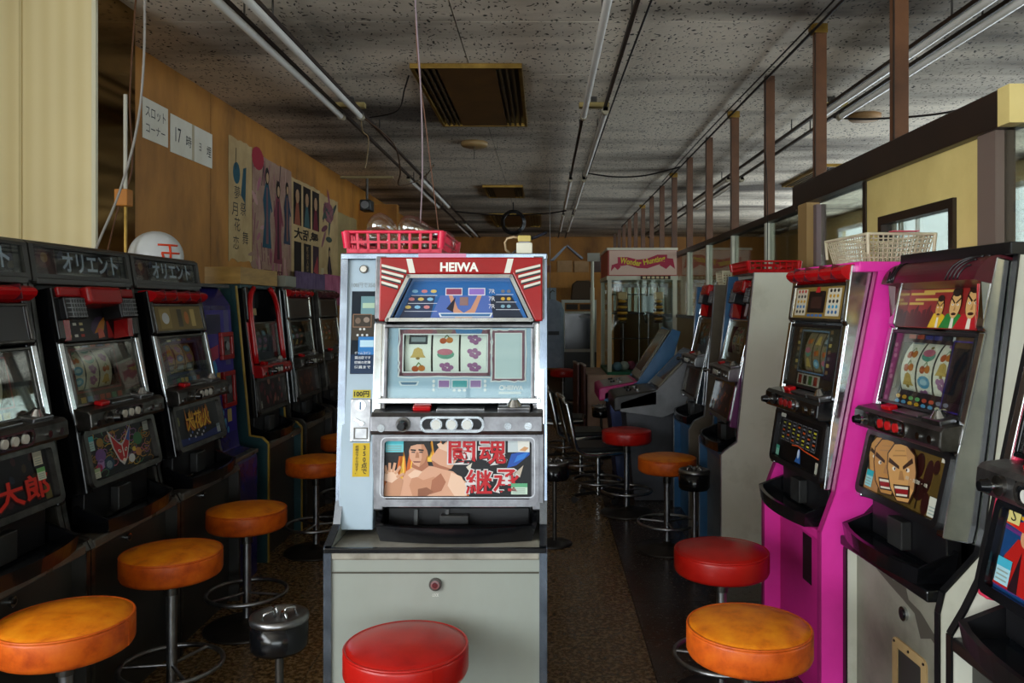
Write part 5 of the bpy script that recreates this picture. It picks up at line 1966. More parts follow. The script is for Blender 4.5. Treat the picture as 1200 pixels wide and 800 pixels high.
def basket(label, x, y, z, rz, W, L, H, mat, nx, ny, nz, t=.0022, taper=.06, solid=.0, group=None):
    r = thing('plastic_basket', label, 'basket', (x, y, z), rz, group)
    k = 1 - taper
    for (o, u, wd, n) in (((0, -L / 2), (1, 0, 0), W, nx), ((0, L / 2), (-1, 0, 0), W, nx), ((W / 2, 0), (0, 1, 0), L, ny), ((-W / 2, 0), (0, -1, 0), L, ny)):
        b = MB()
        o3 = Vector((o[0] * k, o[1] * k, .004))
        v = Vector((o[0] * taper, o[1] * taper, H - .004))
        lattice(b, frame(o3, u, v), wd, H - .004, n, nz, t, mat, taper)
        if solid:
            b.fr = frame(o3, u, v)
            b.box(-wd / 2 * k, wd / 2 * k, 0, solid, -t, t, mat)
            b.fr = Matrix.Identity(4)
        b.build('side_wall', r)
    b = MB()
    b.box(-W / 2 * k, W / 2 * k, -L / 2 * k, L / 2 * k, 0, .004, mat)
    b.build('bottom', r)
    b = MB()
    e = .007
    b.box(-W / 2 - e, W / 2 + e, -L / 2 - e, -L / 2 + .003, H - .009, H, mat)
    b.box(-W / 2 - e, W / 2 + e, L / 2 - .003, L / 2 + e, H - .009, H, mat)
    b.box(-W / 2 - e, -W / 2 + .003, -L / 2, L / 2, H - .009, H, mat)
    b.box(W / 2 - .003, W / 2 + e, -L / 2, L / 2, H - .009, H, mat)
    b.build('rim', r, .003, 2)
    for sx in (-1, 1):
        for sy in (-1, 1):
            MB().cyl((sx * (W / 2 * .985), sy * (L / 2 * .985), H * .28), (sx * (W / 2 + .002), sy * (L / 2 + .002), H - .003), .011 if t > .002 else .005, mat, 10, .013 if t > .002 else .006).build('corner_post', r)
    return r


basket('crimson plastic basket with square holes, holding clear bulbs on the white centre cabinet', -.435, 2.545, 1.4475, 0, .275, .40, .070, CRIMSON, 9, 13, 2, .0036, .03, .012)


def bulb(label, x, y, z, tilt, rz, s=1.0):
    r = thing('light_bulb', label, 'light bulb', (x, y, z), 0, 'clear bulbs in the crimson basket')
    r.rotation_euler = (tilt, 0, rz)
    MB().lathe([(.016 * s, -.045 * s), (.018 * s, -.03 * s), (.028 * s, -.012 * s), (.038 * s, .012 * s), (.040 * s, .030 * s), (.035 * s, .050 * s), (.020 * s, .062 * s), (.002 * s, .066 * s)], (0, 0, 0), BULBG, 24).build('bulb_glass', r)
    MB().lathe([(.010 * s, -.072 * s), (.014 * s, -.066 * s), (.014 * s, -.045 * s)], (0, 0, 0), STEEL, 16).build('screw_cap', r)


bulb('clear bulb lying tilted, second from the left in the crimson basket', -.475, 2.46, 1.526, 1.05, -1.15)
bulb('clear bulb lying flat, third from the left in the crimson basket', -.385, 2.49, 1.532, 1.35, -1.5)
bulb('clear bulb at the left, mostly sunk in the crimson basket', -.525, 2.50, 1.506, 1.5, .4)
bulb('clear bulb at the right, its top just above the rim of the crimson basket', -.345, 2.62, 1.499, 1.5, .8)
bulb('clear bulb under the others, seen through the holes of the crimson basket', -.46, 2.385, 1.487, 1.55, 1.5, .8)

basket('cream lattice basket standing on the magenta sided machine', 1.15, 2.80, 1.4395, .05, .22, .34, .098, CREAMB, 13, 18, 6, .0018, .16)
b = MB()
tp = None
basket('red flat basket on top of the grey cabinet behind the magenta machine', 1.09, 4.02, 1.4555, 0, .24, .34, .06, RED2, 8, 11, 2, .003, .04, .012)
basket('small cream basket on the blue based machine in the right row', 1.10, 4.85, 1.4205, 0, .10, .16, .085, CREAMB, 6, 8, 5, .002, .12)
t_ = MB().box(1.115, 1.20, 2.592, 2.625, 1.538, 1.5405, pr('#d8506a', .5)).build('pink_tape')
tag(t_, 'strip of pink tape stuck over the rim of the cream basket', 'tape')
o = MB().box(1.0, 1.10, 4.21, 4.33, 1.4555, 1.515, CARD).build('small_box', None, .004)
tag(o, 'small tan box between the cream basket and the red basket on the right row', 'box')

# adapter on the white cabinet
r = thing('power_adapter', 'cream plug adapter with taped cable ends on the right end of the white cabinet top', 'adapter', (-.058, 2.36, 1.4475))
MB().box(-.023, .023, -.018, .018, 0, .035, pr('#d6d2c0', .45)).build('white_block', r, .003)
MB().box(-.019, .019, -.015, .015, .038, .056, pr('#bda85e', .45)).build('yellow_block', r, .003)
MB().box(-.016, .016, -.012, .012, .034, .039, pr('#7a7a8a', .4)).build('neck', r)
MB().tube([(-.019, 0, .050), (-.032, 0, .052), (-.05, 0, .048), (-.057, 0, .036), (-.055, .01, .016), (-.04, .02, .004)], .0035, pr('#b39a78', .5), 6).build('tan_lead', r)
MB().tube([(.019, 0, .048), (.034, 0, .052), (.05, .005, .060), (.064, .01, .066)], .0045, pr('#1a1c28', .5), 6).build('dark_lead', r)
MB().tube([(-.02, .01, .018), (-.032, .012, .008), (-.042, .016, .003)], .003, BLACK, 6).build('black_lead', r)

# gold wooden tray on the teal cabinet
r = thing('wooden_tray', 'shallow gold wooden box on top of the teal sided cabinet', 'box', (-1.62, 4.36, 1.4105), 0)
b = MB()
MB().box(-.09, .09, -.28, .28, 0, .012, GOLDWOOD).build('bottom', r)
for (x0, x1, y0, y1) in ((-.09, -.078, -.28, .28), (.078, .09, -.28, .28), (-.078, .078, -.28, -.268), (-.078, .078, .268, .28)):
    MB().box(x0, x1, y0, y1, .012, .085, GOLDWOOD).build('board', r)
o = MB().box(-1.66, -1.50, 4.70, 4.90, 1.4105, 1.475, pr('#8a8a80', .5)).build('metal_box', None, .004)
tag(o, 'small grey box beside the gold wooden box on the left row', 'box')

# round white lamp globe with red strokes
r = thing('lamp_globe', 'round white globe with a red mark, behind the left machine headers', 'lamp', (-1.705, 3.56, 1.40))
n = 16
MB().lathe([(.03, 0), (.045, .006)] + [(.112 * math.sin(PI * (.14 + .86 * i / n)) if i < n else .001, .115 - .112 * math.cos(PI * (.14 + .86 * i / n))) for i in range(n + 1)], (0, 0, 0), mottled('opal_white', [(.3, '#c9cdd0'), (.7, '#d8dbde')], 3, .3), 36).build('globe', r)


def on_globe(pts, wd, m):
    b = MB()
    for (a, e), (c, d) in zip(pts[:-1], pts[1:]):
        P = []
        for i in range(6):
            t = i / 5
            A, El = a + (c - a) * t, e + (d - e) * t
            P.append((.1125 * math.cos(El) * math.cos(A), .1125 * math.cos(El) * math.sin(A), .115 + .1125 * math.sin(El)))
        b.tube(P, wd, m, 6)
    return b


cen = -.62
orange = pr('#d8431c', .5)
for pts in ([(cen - .45, .42), (cen + .42, .42)], [(cen - .32, .10), (cen + .42, .10)], [(cen + .02, .42), (cen + .02, -.1)], [(cen - .30, .10), (cen - .24, -.1)]):
    on_globe(pts, .005, orange).build('red_stroke', r)

# power strip and cables by the pillar
r = thing('power_strip', 'row of dark plugs and a brass pipe on the left row beside the pillar', 'power strip', (-1.76, 3.15, 1.386))
MB().box(-.06, .06, -.22, .27, 0, .03, pr('#9a8f70', .5)).build('strip_body', r, .004)
for i in range(5):
    MB().box(-.02, .02, -.12 + .075 * i, -.08 + .075 * i, .03, .075, BLACK).build('plug', r, .003)
MB().cyl((0, .255, .03), (0, .255, .33), .007, BRASS, 10).build('brass_pipe', r)
MB().box(-.03, .025, .22, .27, .33, .40, pr('#b0702a', .5)).build('orange_clip', r, .004)
MB().cyl((0, .255, .40), (0, .255, .80), .008, pr('#b8b5a8', .5), 10).build('white_conduit', r)


def cable(label, pts, rad, m, name='cable', sub=8):
    P = [Vector(p) for p in pts]
    out = []
    for i in range(len(P) - 1):
        p0, p1, p2, p3 = P[max(0, i - 1)], P[i], P[i + 1], P[min(len(P) - 1, i + 2)]
        for k in range(sub):
            t = k / sub
            out.append(.5 * ((2 * p1) + (-p0 + p2) * t + (2 * p0 - 5 * p1 + 4 * p2 - p3) * t * t + (-p0 + 3 * p1 - 3 * p2 + p3) * t ** 3))
    out.append(P[-1])
    return tag(MB().tube(out, rad, m, 6).build(name), label, 'cable')


GW = pr('#8f8a84', .5)
cable('grey cable hanging from the ceiling across the pillar mirror', [(-1.58, 3.20, 2.69), (-1.585, 3.21, 2.3), (-1.62, 3.22, 2.0), (-1.70, 3.24, 1.75), (-1.76, 3.20, 1.55), (-1.79, 3.16, 1.40)], .005, GW)
cable('brown cord running down the wall beside the pillar mirror', [(-1.76, 3.50, 2.68), (-1.79, 3.50, 2.2), (-1.78, 3.50, 1.9), (-1.83, 3.47, 1.7), (-1.86, 3.42, 1.45)], .004, pr('#5a3820', .5))
cable('black lead lying over the left machines towards the globe', [(-1.72, 3.36, 1.46), (-1.66, 3.40, 1.475), (-1.62, 3.44, 1.455), (-1.585, 3.44, 1.44)], .0035, BLACK)
cable('long pale cable hanging from the ceiling into the crimson basket', [(-.42, 2.66, 2.69), (-.425, 2.66, 2.35), (-.405, 2.66, 2.0), (-.40, 2.66, 1.75), (-.407, 2.66, 1.57)], .0028, pr('#8a7a80', .5))
cable('thin brown cable drooping beside the pale one into the crimson basket', [(-.46, 2.9, 2.69), (-.455, 2.88, 2.25), (-.42, 2.86, 1.95), (-.385, 2.82, 1.7), (-.36, 2.78, 1.53)], .0022, pr('#6a4a3a', .5))


# ------------------------------------------------------------------ ceiling fittings
def rail(label, x, y0, y1, z=2.60):
    o = MB().box(x - .009, x + .009, y0, y1, z, z + .022, pr('#2a1c14', .5)).build('lighting_rail')
    tag(o, label, 'lighting rail', 'ceiling rails')
    for i in range(int((y1 - y0) / 2.4) + 1):
        y = y0 + .3 + 2.4 * i
        if y < y1:
            MB().cyl((x, y, z + .022), (x, y, 2.70), .005, DARKSTEEL, 8).build('hanger', o)


def tube_lamp(label, x, y0, y1, z=2.575, mat=None, group=None):
    r = thing('fluorescent_tube', label, 'lamp', (x, (y0 + y1) / 2, z), 0, group)
    L = (y1 - y0) / 2
    MB().cyl((0, -L + .04, 0), (0, L - .04, 0), .019, mat or TUBE, 14).build('glass_tube', r)
    for s in (-1, 1):
        b = MB()
        b.cyl((0, s * (L - .05), 0), (0, s * L, 0), .024, pr('#9a917c', .4), 14)
        b.box(-.016, .016, s * (L - .05), s * L, 0, .0245, DARKGREY)
        b.build('socket', r)


TUBE = mottled('unlit_tube', [(.3, '#dcdad4'), (.7, '#ebe9e4')], 3, .25)
for (row, xs) in (('left', (-1.37, -1.24)), ('middle', (.265, .40)), ('right hand', (1.86, 2.00))):
    for i, x in enumerate(xs):
        rail('dark lighting rail of the %s row, %s of its pair' % (row, ('left one', 'right one')[i]), x, 1.0, 15.6)
    c = thing('rail_bracket', 'pale cross bracket on the rails of the %s row at the near lamp ends' % row, 'bracket', ((xs[0] + xs[1]) / 2, 5.45, 2.63), 0, 'rail brackets')
    MB().box(-.10, .10, -.03, .03, 0, .03, pr('#a8945e', .5)).build('plate', c)
    MB().box(-.02, .02, -.02, .02, .03, .07, DARKSTEEL).build('stem', c)
LG = 'unlit fluorescent tubes under the ceiling'
tube_lamp('near left tube of the left pair above the left machines', -1.37, 3.05, 5.5, group=LG)
tube_lamp('near right tube of the left pair above the left machines', -1.24, 3.05, 5.5, group=LG)
tube_lamp('left tube of the second pair in the left row', -1.37, 8.15, 10.5, group=LG)
tube_lamp('right tube of the second pair in the left row', -1.24, 8.15, 10.5, group=LG)
tube_lamp('left tube of the far pair at the end of the left row', -1.37, 12.6, 14.9, group=LG)
tube_lamp('right tube of the far pair at the end of the left row', -1.24, 12.6, 14.9, group=LG)
tube_lamp('single long tube of the middle row nearest the camera', .265, 3.05, 5.5, group=LG)
tube_lamp('tube on the right rail of the middle row just behind the near one', .40, 5.3, 7.9, group=LG)
tube_lamp('left tube of the far pair in the middle row', .265, 8.2, 10.6, group=LG)
tube_lamp('right tube of the far pair in the middle row', .40, 8.2, 10.6, group=LG)
tube_lamp('left tube of the last pair in the middle row', .265, 11.4, 13.8, group=LG)
tube_lamp('right tube of the last pair in the middle row', .40, 11.4, 13.8, group=LG)
tube_lamp('near left tube of the right hand pair beyond the partition', 1.86, 3.05, 5.5, group=LG)
tube_lamp('near right tube of the right hand pair beyond the partition', 2.00, 3.05, 5.5, group=LG)
tube_lamp('second left tube of the right hand pair beyond the partition', 1.86, 8.2, 10.6, group=LG)
tube_lamp('second right tube of the right hand pair beyond the partition', 2.00, 8.2, 10.6, group=LG)


def vent(label, x0, x1, y0, y1, depth=.03):
    r = thing('ceiling_vent', label, 'air vent', ((x0 + x1) / 2, (y0 + y1) / 2, 2.7 - depth), 0, 'ceiling vents')
    a, c = (x1 - x0) / 2, (y1 - y0) / 2
    b = MB()
    f = .022
    b.box(-a, a, -c, -c + f, 0, depth, BRASS)
    b.box(-a, a, c - f, c, 0, depth, BRASS)
    b.box(-a, -a + f, -c + f, c - f, 0, depth, BRASS)
    b.box(a - f, a, -c + f, c - f, 0, depth, BRASS)
    b.build('frame', r, .003)
    MB().box(-a + f, a - f, -c + f, c - f, depth - .004, depth, BLACK).build('cavity', r)
    MB().box(-a * .52, a * .52, -c + f, c - f, .004, depth - .004, mottled('tan_grille', [(.3, '#4f3516'), (.7, '#68481f')], 4, .5)).build('centre_plate', r)
    for s in (-1, 1):
        for k in range(3):
            u = s * a * (.60 + .115 * k)
            MB().box(u - .007, u + .007, -c + f, c - f, .004, depth - .008, pr('#4a3a24', .5)).build('slat', r)


vent('large square air vent with tan centre, above the white cabinet', -.78, -.13, 4.68, 6.22)
vent('smaller air vent with tan centre behind the round ceiling plate', -.72, -.25, 9.4, 10.35)
vent('far air vent near the coil of wire at the end of the ceiling', -.85, -.05, 12.3, 14.2)
vent('air vent on the ceiling beyond the brown partition posts', 2.75, 3.45, 8.0, 9.4)
r = thing('ceiling_plate', 'round tan plate on the ceiling behind the large vent', 'ceiling plate', (-.60, 6.95, 2.66))
MB().lathe([(.10, 0), (.115, .012), (.115, .04)], (0, 0, 0), mottled('tan_disc', [(.3, '#8a6f45'), (.7, '#a5875a')], 4, .5), 28).build('disc', r)
MB().cyl((0, -.02, -.11), (0, -.02, .0), .003, DARKSTEEL, 6).build('pull_cord', r)
r = thing('ceiling_plate', 'oval tan plate on the ceiling seen between the partition posts', 'ceiling plate', (2.35, 5.95, 2.66))
MB().lathe([(.10, 0), (.115, .012), (.115, .04)], (0, 0, 0), CARD, 28).build('disc', r)
r = thing('wire_coil', 'dark coil of wire hanging from the ceiling before the far vent', 'wire coil', (-.42, 10.9, 2.42))
b = MB()
for k in range(4):
    b.tube([((.13 + .01 * k) * math.cos(2 * PI * i / 24), .012 * k - .02 + .01 * math.sin(5 * i), (.13 + .01 * k) * math.sin(2 * PI * i / 24)) for i in range(24)], .012, BLACK, 6, True)
b.build('coil', r)
MB().cyl((0, 0, .14), (0, 0, .27), .006, BLACK, 6).build('hook', r)

DK = pr('#1c1512', .6)
cable('cable strung along the tops of the brown partition posts', [(1.33, 3.2, 2.66), (1.325, 4.5, 2.655), (1.33, 6.2, 2.66), (1.325, 9, 2.65), (1.33, 14, 2.66)], .008, DK)
cable('second thin cable beside the partition post tops', [(1.31, 2.4, 2.69), (1.30, 4.0, 2.67), (1.30, 6.6, 2.685), (1.31, 9, 2.675)], .005, DK)
cable('thin line hanging down beside the third partition post', [(1.32, 4.85, 2.66), (1.315, 4.83, 2.3), (1.32, 4.8, 1.95), (1.32, 4.8, 1.5)], .003, DK)
cable('dark cable crossing the ceiling from the middle lamps to the posts', [(.41, 7.95, 2.60), (.70, 8.0, 2.57), (1.0, 8.0, 2.585), (1.32, 7.9, 2.65)], .008, DK)
cable('loose dark cable sagging from the end of the right hand tubes', [(2.0, 5.6, 2.60), (2.15, 5.3, 2.52), (2.5, 4.9, 2.48), (2.9, 4.6, 2.60), (3.2, 4.5, 2.69)], .007, DK)
cable('pair of dark cables strung over the ceiling towards the back', [(.50, 2.6, 2.685), (.47, 5, 2.68), (.46, 8, 2.685), (.45, 12, 2.68)], .006, DK)
cable('pale lead dangling from the end of the near left tubes', [(-1.245, 5.50, 2.575), (-1.25, 5.58, 2.50), (-1.22, 5.62, 2.46), (-1.23, 5.62, 2.32), (-1.245, 5.62, 2.25)], .005, pr('#7a6648', .5))
cable('brown lead looping under the left rails', [(-1.25, 5.6, 2.60), (-1.10, 5.9, 2.48), (-1.12, 6.3, 2.35), (-1.18, 6.6, 2.28), (-1.05, 7.0, 2.40), (-.98, 7.2, 2.55)], .006, pr('#4a3420', .5))
cable('dark lead running from the left rails across the ceiling', [(-1.24, 5.7, 2.62), (-1.0, 5.5, 2.62), (-.88, 5.1, 2.66), (-.82, 4.9, 2.69)], .005, DK)
cable('dark cable across the ceiling behind the small vent', [(-1.24, 11.2, 2.6), (-.6, 11.3, 2.56), (.0, 11.2, 2.57), (.30, 11.1, 2.60)], .010, DK)

# camera on a bracket by the wall return
r = thing('security_camera', 'small dark camera hanging on a pale bracket above the crimson basket', 'camera', (-1.62, 7.4, 2.20))
MB().box(-.24, .24, -.02, .02, .26, .28, pr('#9a8a64', .5)).build('bracket', r)
MB().cyl((0, 0, .06), (0, 0, .26), .012, DARKSTEEL, 8).build('stem', r)
MB().box(-.05, .05, -.08, .08, -.04, .06, DARKGREY).build('housing', r, .01)
MB().cyl((0, -.08, .01), (0, -.10, .01), .035, pr('#8f9094', .3), 14).build('lens', r)

# ------------------------------------------------------------------ papers and posters on the left wall
WF = lambda y, z, d=.004: frame((-2.2 + d, y, z), (0, 1, 0), (0, 0, 1))
b = MB()
b.fr = WF(4.43, 2.22)
b.box(0, .30, 0, .225, -.003, .0, PAPER)
ink = pr('#26262c', .6)
b.text('スロット', .15, .155, .235, .062, .0008, ink)
b.text('コーナー', .15, .065, .225, .052, .0008, ink)
o = b.build('paper_notice')
tag(o, 'white paper notice with two handwritten lines, nearest the pillar on the brown wall', 'notice', 'handwritten notices')
b = MB()
b.fr = WF(4.76, 2.205)
b.box(0, .60, 0, .225, -.003, 0, PAPER)
b.rect(.29, 0, .325, .225, .0005, pr('#b8ab90', .6))
b.text('17', .10, .115, .075, .085, .001, ink)
b.text('時', .245, .105, .075, .07, .001, ink)
b.text('ヨ', .41, .105, .03, .05, .001, ink)
b.text('埋', .545, .10, .07, .07, .001, ink)
o = b.build('paper_notice')
tag(o, 'wide paper notice reading 17 and more handwriting, right of the two line notice', 'notice', 'handwritten notices')


def fig(b, u, v0, hgt, cl, cl2, d, rng):
    """printed standing figure in a robe"""
    s = hgt
    b.poly([(u - .17 * s, v0), (u + .16 * s, v0), (u + .10 * s, v0 + .35 * s), (u + .14 * s, v0 + .60 * s), (u + .05 * s, v0 + .80 * s), (u - .06 * s, v0 + .80 * s), (u - .15 * s, v0 + .58 * s), (u - .09 * s, v0 + .35 * s)], d, pr(cl, .6))
    b.poly([(u - .04 * s, v0 + .05 * s), (u + .05 * s, v0 + .05 * s), (u + .02 * s, v0 + .75 * s), (u - .03 * s, v0 + .75 * s)], d + .0004, pr(cl2, .6))
    b.ell(u, v0 + .89 * s, .075 * s, .11 * s, d + .0004, pr('#1a1210', .6), 12)
    b.ell(u + .005, v0 + .87 * s, .045 * s, .065 * s, d + .0008, pr('#b3906c', .6), 12)
    b.poly(sorted_ccw([(u + .06 * s, v0 + .74 * s), (u + .20 * s, v0 + .48 * s), (u + .16 * s, v0 + .45 * s), (u + .04 * s, v0 + .66 * s)]), d + .0006, pr(cl, .6))


def wall_poster(label, y0, y1, zb, zt, base, seed, kind, ragged=0.02):
    W, H = y1 - y0, zt - zb
    rng = random.Random(seed)
    b = MB()
    b.fr = WF(y0, zb, .003)
    n = 8
    out = [(W * i / n, rng.uniform(-ragged, ragged)) for i in range(n + 1)] + [(W, H)] + [(W * i / n, H + rng.uniform(-ragged, ragged) * .4) for i in range(n - 1, 0, -1)] + [(0, H)]
    N = len(out)
    b.add([(*p, -.002) for p in out] + [(*p, 0) for p in out], [tuple(range(N - 1, -1, -1)), tuple(range(N, 2 * N))] + [(i, (i + 1) % N, (i + 1) % N + N, i + N) for i in range(N)], base)
    if kind == 'a':
        b.ell(W * .32, H * .72, W * .15, H * .09, .0006, pr('#1d4f5e', .6), 14)
        b.poly([(W * .5, H * .55), (W * .66, H * .5), (W * .68, H * .35), (W * .74, H * .8), (W * .6, H * .78)], .0006, pr('#1d4a58', .6))
        b.line([(W * .3, H * .92), (W * .28, H * .75)], .012, .0008, pr('#2a2420', .6))
        for (x, y, t) in ((.35, .56, '夢'), (.6, .44, '祭'), (.35, .30, '花'), (.7, .20, '舞'), (.3, .15, '恋'), (.25, .42, '月')):
            b.text(t, W * x, H * y, .11, .095, .0006, pr('#35302c', .6))
    elif kind == 'b':
        for i in range(70):
            x, y = rng.random() * W, rng.random() ** 1.8 * H * .95
            b.line([(x, y), (min(W, max(0, x + rng.uniform(-.05, .05))), min(H, y + rng.uniform(.05, .25)))], rng.uniform(.008, .022), .0001 + .00001 * i, pr(rng.choice(['#7a4450', '#8f5a62', '#6a3644', '#a07a70', '#4a3038', '#b08c80']), .6))
        for i in range(34):
            x, y = rng.random() * W, rng.random() ** 1.4 * H
            b.ell(x, y, rng.uniform(.04, .12), rng.uniform(.01, .03), .0002 + .00002 * i, pr(rng.choice(['#8a4a58', '#a06070', '#7a3a4c', '#9a7a6a', '#b58a86']), .6), 9, rng.random() * 3)
        fig(b, W * .34, H * .36, H * .58, '#1d4a5c', '#6a4a50', .0014, rng)
        fig(b, W * .62, H * .26, H * .62, '#7a3644', '#40222c', .003, rng)
        fig(b, W * .86, H * .42, H * .48, '#2a3a50', '#7a5040', .0046, rng)
        b.ell(W * .12, H * .97, W * .14, H * .08, .0012, pr('#a02a3a', .6), 14)
        b.text('夏祭', W * .5, H * .15, W * .5, H * .12, .0016, pr('#5a2430', .6))
    elif kind == 'c':
        for i in range(3):
            b.rect(W * (.06 + .32 * i), H * .62, W * (.32 + .32 * i), H * .97, .0004, pr('#1c1412', .6))
            b.ell(W * (.19 + .32 * i), H * .86, W * .06, H * .06, .0008, pr('#a98462', .6), 12)
            b.poly([(W * (.09 + .32 * i), H * .62), (W * (.29 + .32 * i), H * .62), (W * (.22 + .32 * i), H * .82), (W * (.15 + .32 * i), H * .82)], .0007, pr(['#8a4a34', '#3a5a5c', '#6a2030'][i], .6))
        b.text('大乱舞', W * .5, H * .55, W * .85, H * .10, .0008, pr('#1a120e', .6), .03)
        b.rect(W * .08, H * .12, W * .32, H * .48, .0004, pr('#15100e', .6))
        b.rect(W * .40, H * .22, W * .66, H * .48, .0004, pr('#1a1412', .6))
        b.text('新台入替', W * .53, H * .35, W * .08, H * .22, .0008, pr('#8a7450', .6), .02, True)
        b.rect(W * .72, H * .10, W * .95, H * .48, .0004, pr('#3a2634', .6))
        b.poly([(W * .74, H * .25), (W * .93, H * .22), (W * .9, H * .4)], .0008, pr('#9a3a40', .6))
        b.rect(W * .36, H * .0, W * .62, H * .18, .0004, pr('#96764a', .6))
    elif kind == 'd':
        b.ell(W * .45, H * .85, W * .3, H * .1, .0004, pr('#7a4a54', .6), 12)
        for i in range(12):
            b.ell(W * rng.uniform(.1, .9), H * rng.uniform(.55, .98), .12, .03, .0006 + .00004 * i, pr(rng.choice(['#6a3a48', '#8a5a60', '#3a4a44', '#8a4a5a']), .6), 9, rng.random() * 3)
        fig(b, W * .5, H * .02, H * .5, '#221a20', '#5a3a4a', .0016, rng)
        b.rect(W * .05, H * .05, W * .2, H * .3, .0012, pr('#b8a888', .6))
    else:
        for i in range(6):
            b.rect(W * (.1 + .15 * i), 0.02, W * (.11 + .15 * i), H - .02, .0004, pr('#94804f', .6))
    tag(b.build('poster'), label, 'poster', 'old posters on the left wall')


wall_poster('tan poster with teal fan and brush writing, nearest of the posters on the brown wall', 5.64, 6.09, 1.62, 2.49, TAN, 1, 'a')
wall_poster('rose coloured poster of robed figures with torn lower edge', 6.10, 7.04, 1.36, 2.46, mottled('rose_paper', [(.3, '#8a6458'), (.7, '#a88a72')], 5, .7), 2, 'b', .03)
wall_poster('poster with three dark portrait strips and bold black writing', 7.04, 7.94, 1.36, 2.42, TAN, 3, 'c')
wall_poster('faded poster with a dark standing figure, right of the three portraits', 7.94, 8.62, 1.36, 2.40, TAN, 4, 'd')
wall_poster('blank tan sheet at the far end of the posters', 8.62, 9.5, 1.36, 2.30, mottled('olive_paper', [(.3, '#8a7850'), (.7, '#a8935f')], 4, .7), 5, 'e')


def cloth(label, y0, y1, z0, z1, mat, name='valance'):
    b = MB()
    n = 40
    v, f = [], []
    for i in range(n + 1):
        x = -2.155 + .018 * math.sin(i * 1.6)
        v += [(x, y0 + (y1 - y0) * i / n, z0), (x, y0 + (y1 - y0) * i / n, z1)]
    for i in range(n):
        f.append((2 * i, 2 * i + 2, 2 * i + 3, 2 * i + 1))
    b.add(v, f, mat, True)
    o = b.build(name)
    m = o.modifiers.new('thickness', 'SOLIDIFY')
    m.thickness = .004
    tag(o, label, 'cloth')


cloth('pleated purple cloth strip below the posters', 7.0, 7.9, 1.30, 1.60, mottled('mauve_cloth', [(.3, '#5a4668'), (.7, '#7a6488')], 6, .8))
cloth('pleated pink cloth strip right of the purple one', 7.93, 8.6, 1.30, 1.61, mottled('pink_cloth', [(.3, '#a05070'), (.7, '#c07090')], 6, .8))


